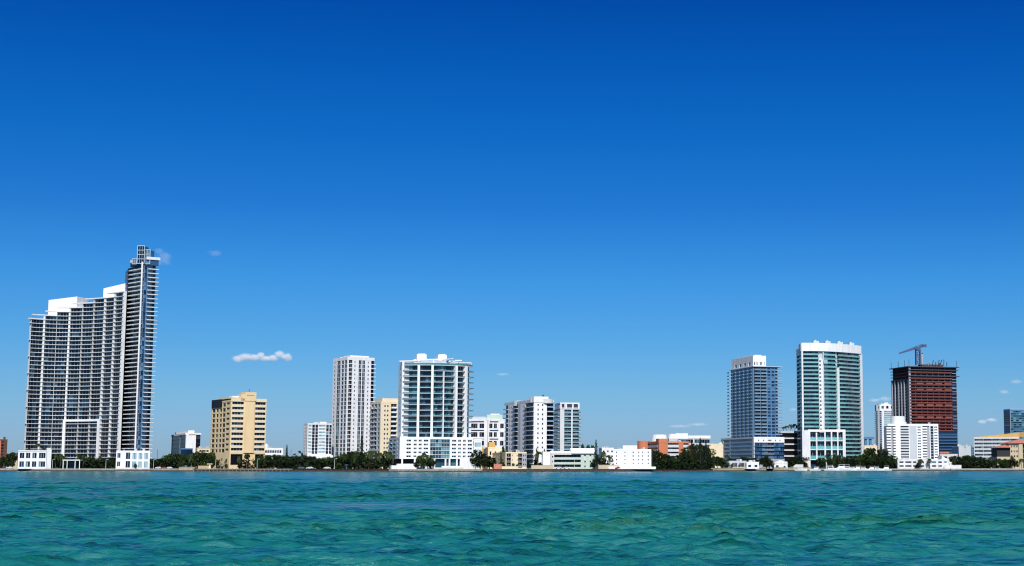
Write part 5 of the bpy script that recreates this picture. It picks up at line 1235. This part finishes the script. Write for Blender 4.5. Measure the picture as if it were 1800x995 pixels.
cluster('before the podium of the curved tower', fill(1436, 1490, [809, 800, 799, 803], 8, 'bbb', (14, 22), (0, 5)))
cluster('right of the curved tower podium', fill(1486, 1524, [803, 802, 800], 7, 'bbb', (13, 20), (4, 12)))
cluster('left of the white twelve storey block', fill(1518, 1572, [789, 786, 790, 806], 7, 'bbb') + fill(1520, 1575, [801, 804, 809], 8, 'bbb') + [('t', 1549, 780, 15, 3)])
cluster('before the white twelve storey block', [('p', 1617, 804, 15, -2), ('p', 1634, 804, 14, -2), ('b', 1613, 813, 12, 0), ('p', 1574, 806, 12, 2)])
cluster('below the unfinished red tower', fill(1666, 1700, [806, 800, 803], 7, 'bbbb') + [('p', 1674, 800, 14, -3)])
cluster('below the pale box building', fill(1692, 1730, [803, 800, 806], 7, 'bbob'))
cluster('before the striped office', fill(1738, 1775, [810, 808, 806], 8, 'ggb', (12, 18)) + [('p', 1742, 799, 13, 40), ('b', 1763, 807, 24, -4)])
cluster('before the pink roofed building', fill(1768, 1812, [806, 808, 806], 8, 'bbb') + [('p', 1779, 799, 15, 0), ('p', 1796, 803, 13, 0)])
cluster('beside the terrace on the right shore', [('s', 1286, 815, 8, -6), ('s', 1299, 816, 7, -6)])
# palms on roofs
for i, (u, vt, w) in enumerate(((1378, 749, 12), (1384, 747, 13), (1391, 744.5, 14), (1398, 743.5, 14), (1404, 745, 13))):
    o = tree('p', u, vt, 1220, w, z=Zv(757.5, 1220)); tag(o, f'{ORD[i]} palm from the left in the parking block roof garden', 'palm tree', 'palms on the parking block roof')
o = tree('p', 65, 777.5, 1082, 13, z=Zv(791, 1082)); tag(o, 'palm on the roof of the left pavilion', 'palm tree')
for i, (u, vt) in enumerate(((50, 786), (76, 787))):
    o = tree('s', u, vt, 1082, 9, z=Zv(791.2, 1082)); tag(o, ['shrub left of the palm on the pavilion roof', 'shrub right of the palm on the pavilion roof'][i], 'shrub')
# far tree belt behind everything: reads as one mass
rr = random.Random(55); m = MB()
for i in range(5200):
    u = rr.uniform(-260, 2200); D = rr.uniform(1420, 1650); top = 1 + 15 * (0.55 + 0.45 * math.sin(u * .05) * math.sin(u * .013 + 1))
    leaf(m, (X(u, D, 815), D, G + rr.random() ** .7 * top), rr.uniform(1.0, 2.6), rr, 'leaf_dark')
tag(m.build('distant_trees'), 'far belt of dark trees beyond the waterfront buildings', 'trees', kind='stuff')
# clipped hedge along the shore, dense low planting
rr = random.Random(56); m = MB()
for i in range(14000):
    u = rr.choice([(88, 205), (264, 318), (342, 512), (513, 690), (1146, 1256), (1515, 1575), (1690, 1740)]); u = rr.uniform(*u); D = shoreD(u) + rr.uniform(9, 30)
    leaf(m, (X(u, D, 820), D, G + rr.random() * 6.5), rr.uniform(.6, 1.2), rr, 'leaf_dark')
tag(m.build('undergrowth'), 'low dark bushes filling the shore under the trees', 'bushes', kind='stuff')

# ================================================================== CARS, BOATS, LAMPS, PEOPLE-SIZED THINGS
def car_proto(mat, name='parked_car'):
    r = empty(name, (0, 0, 0)); m = MB(); L_ = 4.4
    prof = [(-2.2, .35), (-2.2, .8), (-2.0, .92), (-1.35, .98), (-0.8, 1.42), (0.7, 1.45), (1.35, 1.0), (2.05, .88), (2.2, .6), (2.2, .35)]
    P_ = [(x, -.85, z) for x, z in prof] + [(x, .85, z) for x, z in prof]; n = len(prof)
    m.faces(P_, [tuple(range(n)), tuple(range(2 * n - 1, n - 1, -1))] + [(i, i + n, (i + 1) % n + n, (i + 1) % n) for i in range(n)], mat); m.build('body', r)
    m = MB(); m.faces([(-1.2, -.87, 1.0), (-.75, -.87, 1.36), (.62, -.87, 1.38), (1.15, -.87, 1.02)], [(0, 3, 2, 1)], 'gblack'); m.build('window', r)
    for x in (-1.35, 1.35):
        for y in (-.82, .82):
            m = MB(); q = 12
            pts = [(x + .34 * math.cos(6.283 * i / q), y - .1, .34 + .34 * math.sin(6.283 * i / q)) for i in range(q)] + [(x + .34 * math.cos(6.283 * i / q), y + .1, .34 + .34 * math.sin(6.283 * i / q)) for i in range(q)]
            m.faces(pts, [(i, i + q, (i + 1) % q + q, (i + 1) % q) for i in range(q)] + [tuple(range(q)), tuple(range(2 * q - 1, q - 1, -1))], 'tyre'); m.build('wheel', r)
    return r
cars = [('car_w', 982, 5, 'white car parked under the green hall, left one'), ('car_w', 996, 5, 'white car parked under the green hall, right one'), ('car_g', 989, 6, 'dark grey car between two white cars under the green hall'),
        ('car_r', 288, 7, 'red car parked on the promenade right of the gridded pavilion'), ('car_w', 279, 8, 'white car parked left of the red car on the promenade'), ('car_w', 17, 8, 'white car parked before the brown brick building'),
        ('car_w', 298, 9, 'white car parked right of the red car on the promenade'), ('car_r', 1087, 3, 'red car at the left end of the white five storey building'), ('car_w', 545, 6, 'white car parked among trees below the small white block'), ('car_w', 575, 6, 'white car parked under trees left of the tall white tower'),
        ('car_g', 530, 6, 'grey car parked under trees right of the wooden dock')]
first = {}
for mat, u, back, lab in cars:
    if mat not in first: first[mat] = o = car_proto(mat)
    else: o = copy_tree(first[mat])
    D = shoreD(u) + back; o.location = (X(u, D, 822), D, G); o.rotation_euler.z = rt.uniform(-.2, .2); tag(o, lab, 'car', 'cars parked along the shore')
def boat_proto(L_=9.0):
    r = empty('motor_boat', (0, 0, 0)); m = MB(); N = 10; P_ = []
    for i in range(N + 1):
        t = i / N; x = -L_ / 2 + L_ * t; w = 1.45 * (1 - max(0, (t - .45) / .55) ** 2.2) + .02; zt = 1.1 + .5 * t * t
        P_ += [(x, -w, zt), (x, -w * .75, 0.1), (x, 0, -.35 + .35 * t ** 3), (x, w * .75, 0.1), (x, w, zt)]
    F = []
    for i in range(N):
        for j in range(4): a = 5 * i + j; F.append((a, a + 5, a + 6, a + 1))
        F.append((5 * i, 5 * i + 4, 5 * i + 9, 5 * i + 5))
    F.append((0, 1, 2, 3, 4)); m.faces(P_, F, 'hull'); m.build('hull', r)
    m = MB(); m.faces([(-2.4, -1.1, 1.2), (1.6, -1.0, 1.4), (1.6, 1.0, 1.4), (-2.4, 1.1, 1.2), (-2.2, -.95, 2.5), (.4, -.85, 2.5), (.4, .85, 2.5), (-2.2, .95, 2.5)], [(0, 1, 5, 4), (1, 2, 6, 5), (2, 3, 7, 6), (3, 0, 4, 7), (4, 5, 6, 7)], 'hull'); m.build('cabin', r)
    m = MB(); m.faces([(-2.0, -1.1, 1.7), (.8, -1.04, 1.75), (.4, -.94, 2.3), (-2.0, -1.0, 2.3)], [(0, 1, 2, 3)], 'gblack'); m.build('window', r)
    m = MB(); m.box(-2.6, .8, -1.1, 1.1, 3.3, 3.4, 'hull')
    for x in (-2.4, .5):
        for y in (-.9, .9): m.bar((x, y, 2.4), (x, y, 3.3), .08, 'hull')
    m.build('canopy', r); return r
bp = boat_proto()
bl = [(1408, 1.0, 'small white boat at the left end of the marina'), (1433, .9, 'white boat moored left of the curved tower podium'), (1462, 1.2, 'white boat before the curved tower podium, left of a larger boat'), (1476, 1.35, 'largest white boat, before the curved tower podium'),
      (1491, 1.3, 'white cabin boat below the right edge of the curved tower'), (1506, 1.0, 'white boat just right of the curved tower'), (1519, 1.0, 'white boat before the dark trees, leftmost of three close together'), (1531, 1.0, 'white boat before the dark trees, middle of three close together'),
      (1543, .95, 'white boat before the dark trees, rightmost of three close together'), (1556, 1.05, 'white boat moored left of the white twelve storey block')]
for i, (u, s, lab) in enumerate(bl):
    o = bp if i == 0 else copy_tree(bp); D = shoreD(u) - 4.5; o.location = (X(u, D, 824), D, 0.1); o.scale = (s, s, s); o.rotation_euler.z = math.pi * (i % 2) + rt.uniform(-.25, .25); tag(o, lab, 'boat', 'boats moored at the marina')
def lamp_proto():
    r = empty('street_lamp', (0, 0, 0)); m = MB(); m.bar((0, 0, 0), (0, 0, 6.4), .22, 'offwhite', .14); m.build('pole', r); m = MB(); m.bar((0, 0, 6.3), (1.2, 0, 6.6), .12, 'offwhite'); m.build('arm', r)
    m = MB(); m.box(.9, 1.7, -.2, .2, 6.5, 6.7, 'offwhite'); m.build('lamp_head', r); return r
lp = lamp_proto(); lams = [(92, 'before the trees right of the left pavilion'), (186, 'before the trees left of the gridded pavilion'), (270, 'right of the gridded pavilion'), (379, 'left of the beige tower base'), (452, 'right of the beige tower on the dock side'), (588, 'under the tall white tower'), (1010, 'before the green hall'), (1580, 'at the left end of the white apartment podium'), (1650, 'right end of the white apartment podium')]
for i, (u, t) in enumerate(lams):
    o = lp if i == 0 else copy_tree(lp); D = shoreD(u) + 4; o.location = (X(u, D, 820), D, G); tag(o, 'thin pale street lamp ' + t, 'street lamp', 'street lamps along the shore')
D = shoreD(369) + 5; r = empty('lifeguard_stand', (X(369, D, 820), D, G)); tag(r, 'small pale T-shaped shelter on a thick post left of the beige tower', 'shelter')
m = MB(); m.bar((0, 0, 0), (0, 0, 3.0), 1.4, 'creamlt', .9); m.build('post', r); m = MB(); m.box(-1.8, 1.8, -1, 1, 3.0, 3.5, 'creamlt'); m.build('roof', r)
# masts
for u, vt, lab in ((276, 790, 'thin pole rising above trees right of the gridded pavilion'), (511, 789, 'thin mast right of the narrow conifer before the low white office')):
    m = MB(); D = 1090; h = Zv(vt, D) - G; m.bar((0, 0, 0), (0, 0, h), .3, 'dgrey', .2); o = m.build('mast'); o.location = (X(u, D, 815), D, G); tag(o, lab, 'mast')
# blue parasol by the water under the tall white tower
D = shoreD(609) + 5; r = empty('parasol', (X(609, D, 820), D, G)); tag(r, 'blue parasol near the water under the tall white tower', 'parasol')
m = MB(); m.bar((0, 0, 0), (0, 0, 2.8), .12, 'offwhite'); m.build('pole', r); m = MB(); m.cyl(0, 0, 1.6, 2.3, 3.0, 'crane', 10, .1); m.build('canopy', r)

# ================================================================== CLOUDS (small real volumes far out)
def cloud(label, u, v, D, wpx, hpx, blobs, dens, noise=0.5, nscale=3.0, squash=1.0):
    """blobs in unit coordinates x -1..1 (across), z -1..1, radius"""
    W, H_ = M(wpx, D) / 2, M(hpx, D) / 2
    m = MB(); n = 10
    P_ = []
    for i in range(n + 1):
        ph = math.pi * i / n
        for j in range(16): P_.append((1.12 * math.sin(ph) ** .6 * math.cos(6.283 * j / 16), 1.0 * math.sin(ph) ** .6 * math.sin(6.283 * j / 16), 1.25 * math.cos(ph)))
    m.faces(P_, [(16 * (i + 1) + j, 16 * (i + 1) + (j + 1) % 16, 16 * i + (j + 1) % 16, 16 * i + j) for i in range(n) for j in range(16)], 'cloudtmp')
    mt = bpy.data.materials.new('cloud_vapour'); mt.use_nodes = True; t = mt.node_tree
    for q in list(t.nodes): t.nodes.remove(q)
    o_ = t.nodes.new('ShaderNodeOutputMaterial'); pv = t.nodes.new('ShaderNodeVolumePrincipled'); t.links.new(pv.outputs[0], o_.inputs['Volume'])
    pv.inputs['Color'].default_value = (0.97, 0.97, 0.98, 1); pv.inputs['Anisotropy'].default_value = -0.45
    tc = t.nodes.new('ShaderNodeTexCoord')
    nz = t.nodes.new('ShaderNodeTexNoise'); nz.inputs['Scale'].default_value = nscale; nz.inputs['Detail'].default_value = 4
    mp = t.nodes.new('ShaderNodeMapping'); mp.inputs['Scale'].default_value = (W / H_ * .5, .5, .8); mp.inputs['Location'].default_value = (u * .37, 0, 0)
    t.links.new(tc.outputs['Object'], mp.inputs[0]); t.links.new(mp.outputs[0], nz.inputs[0])
    prev = None
    for bx, bz, rx, rz in blobs:
        s = t.nodes.new('ShaderNodeVectorMath'); s.operation = 'SUBTRACT'; s.inputs[1].default_value = (bx, 0, bz); t.links.new(tc.outputs['Object'], s.inputs[0])
        d = t.nodes.new('ShaderNodeVectorMath'); d.operation = 'DIVIDE'; d.inputs[1].default_value = (rx, .7, rz); t.links.new(s.outputs[0], d.inputs[0])
        l = t.nodes.new('ShaderNodeVectorMath'); l.operation = 'LENGTH'; t.links.new(d.outputs[0], l.inputs[0])
        k = t.nodes.new('ShaderNodeMath'); k.operation = 'SUBTRACT'; k.inputs[0].default_value = 1.0; t.links.new(l.outputs['Value'], k.inputs[1])
        if prev is None: prev = k
        else:
            x = t.nodes.new('ShaderNodeMath'); x.operation = 'SMOOTH_MAX'; x.inputs[2].default_value = .2; t.links.new(prev.outputs[0], x.inputs[0]); t.links.new(k.outputs[0], x.inputs[1]); prev = x
    a = t.nodes.new('ShaderNodeMath'); a.operation = 'MULTIPLY_ADD'; a.inputs[1].default_value = noise * 2; t.links.new(nz.outputs[0], a.inputs[0])
    c = t.nodes.new('ShaderNodeMath'); c.operation = 'ADD'; c.inputs[1].default_value = -noise; t.links.new(prev.outputs[0], c.inputs[0]); t.links.new(c.outputs[0], a.inputs[2])
    mr = t.nodes.new('ShaderNodeMapRange'); mr.interpolation_type = 'SMOOTHSTEP'; mr.inputs[1].default_value = 0.0; mr.inputs[2].default_value = .75; mr.inputs[3].default_value = 0; mr.inputs[4].default_value = dens / H_
    t.links.new(a.outputs[0], mr.inputs[0]); t.links.new(mr.outputs[0], pv.inputs['Density'])
    MAT['cloudtmp'] = mt
    o = m.build('cloud'); o.location = (X(u, D, v), D, Zv(v, D)); o.scale = (W, H_ * 1.3, H_); tag(o, label, 'cloud')
cloud('long low white cloud above the beige and tall white towers', 461, 627, 7000, 108, 26,
      [(-.78, -.30, .22, .55), (-.55, -.05, .30, .62), (-.25, -.10, .30, .55), (-.05, .15, .16, .55), (.12, -.25, .26, .45), (.35, -.15, .24, .5), (.56, .32, .19, .6), (.70, .0, .16, .45), (.84, -.08, .16, .66)], 1.7, .42, 3.4)
cloud('wispy cloud just right of the spire of the tallest tower', 284, 452, 7000, 60, 44, [(-.2, -.3, .35, .5), (.2, -.1, .4, .7), (-.1, .5, .3, .3)], .22, .7, 3.2)
cloud('very faint wisp right of the spire cloud', 378, 445, 7000, 36, 18, [(0, 0, .9, .8)], .12, .6, 2.5)
cloud('small pinkish cloud left of the dark teal tower on the right', 1736, 740, 9000, 46, 15, [(-.4, -.2, .45, .6), (.3, .2, .5, .6)], .9, .35, 2.5)
cloud('small faint cloud above the dark teal tower', 1765, 689, 9000, 30, 12, [(0, 0, .8, .8)], .45, .4, 2.5)
cloud('faint cloud high at the right edge', 1786, 671, 9000, 34, 13, [(0, 0, .8, .8)], .35, .4, 2.5)
cloud('faint cloud behind the slender far tower', 1548, 703, 9000, 54, 16, [(-.4, -.1, .5, .5), (.3, .2, .5, .7)], .5, .4, 2.5)
cloud('thin flat cloud low above the white building behind the orange one', 1208, 748, 9000, 90, 12, [(-.3, -.2, .6, .6), (.4, .3, .5, .6)], .35, .4, 2.5)
cloud('faint thin streak right of the central glass tower', 884, 658, 9000, 36, 7, [(0, 0, .9, .8)], .35, .35, 2.5)
cloud('faint cloud beyond the gap left of the curved tower', 1394, 720, 9000, 20, 9, [(0, 0, .9, .8)], .35, .35, 2.5)
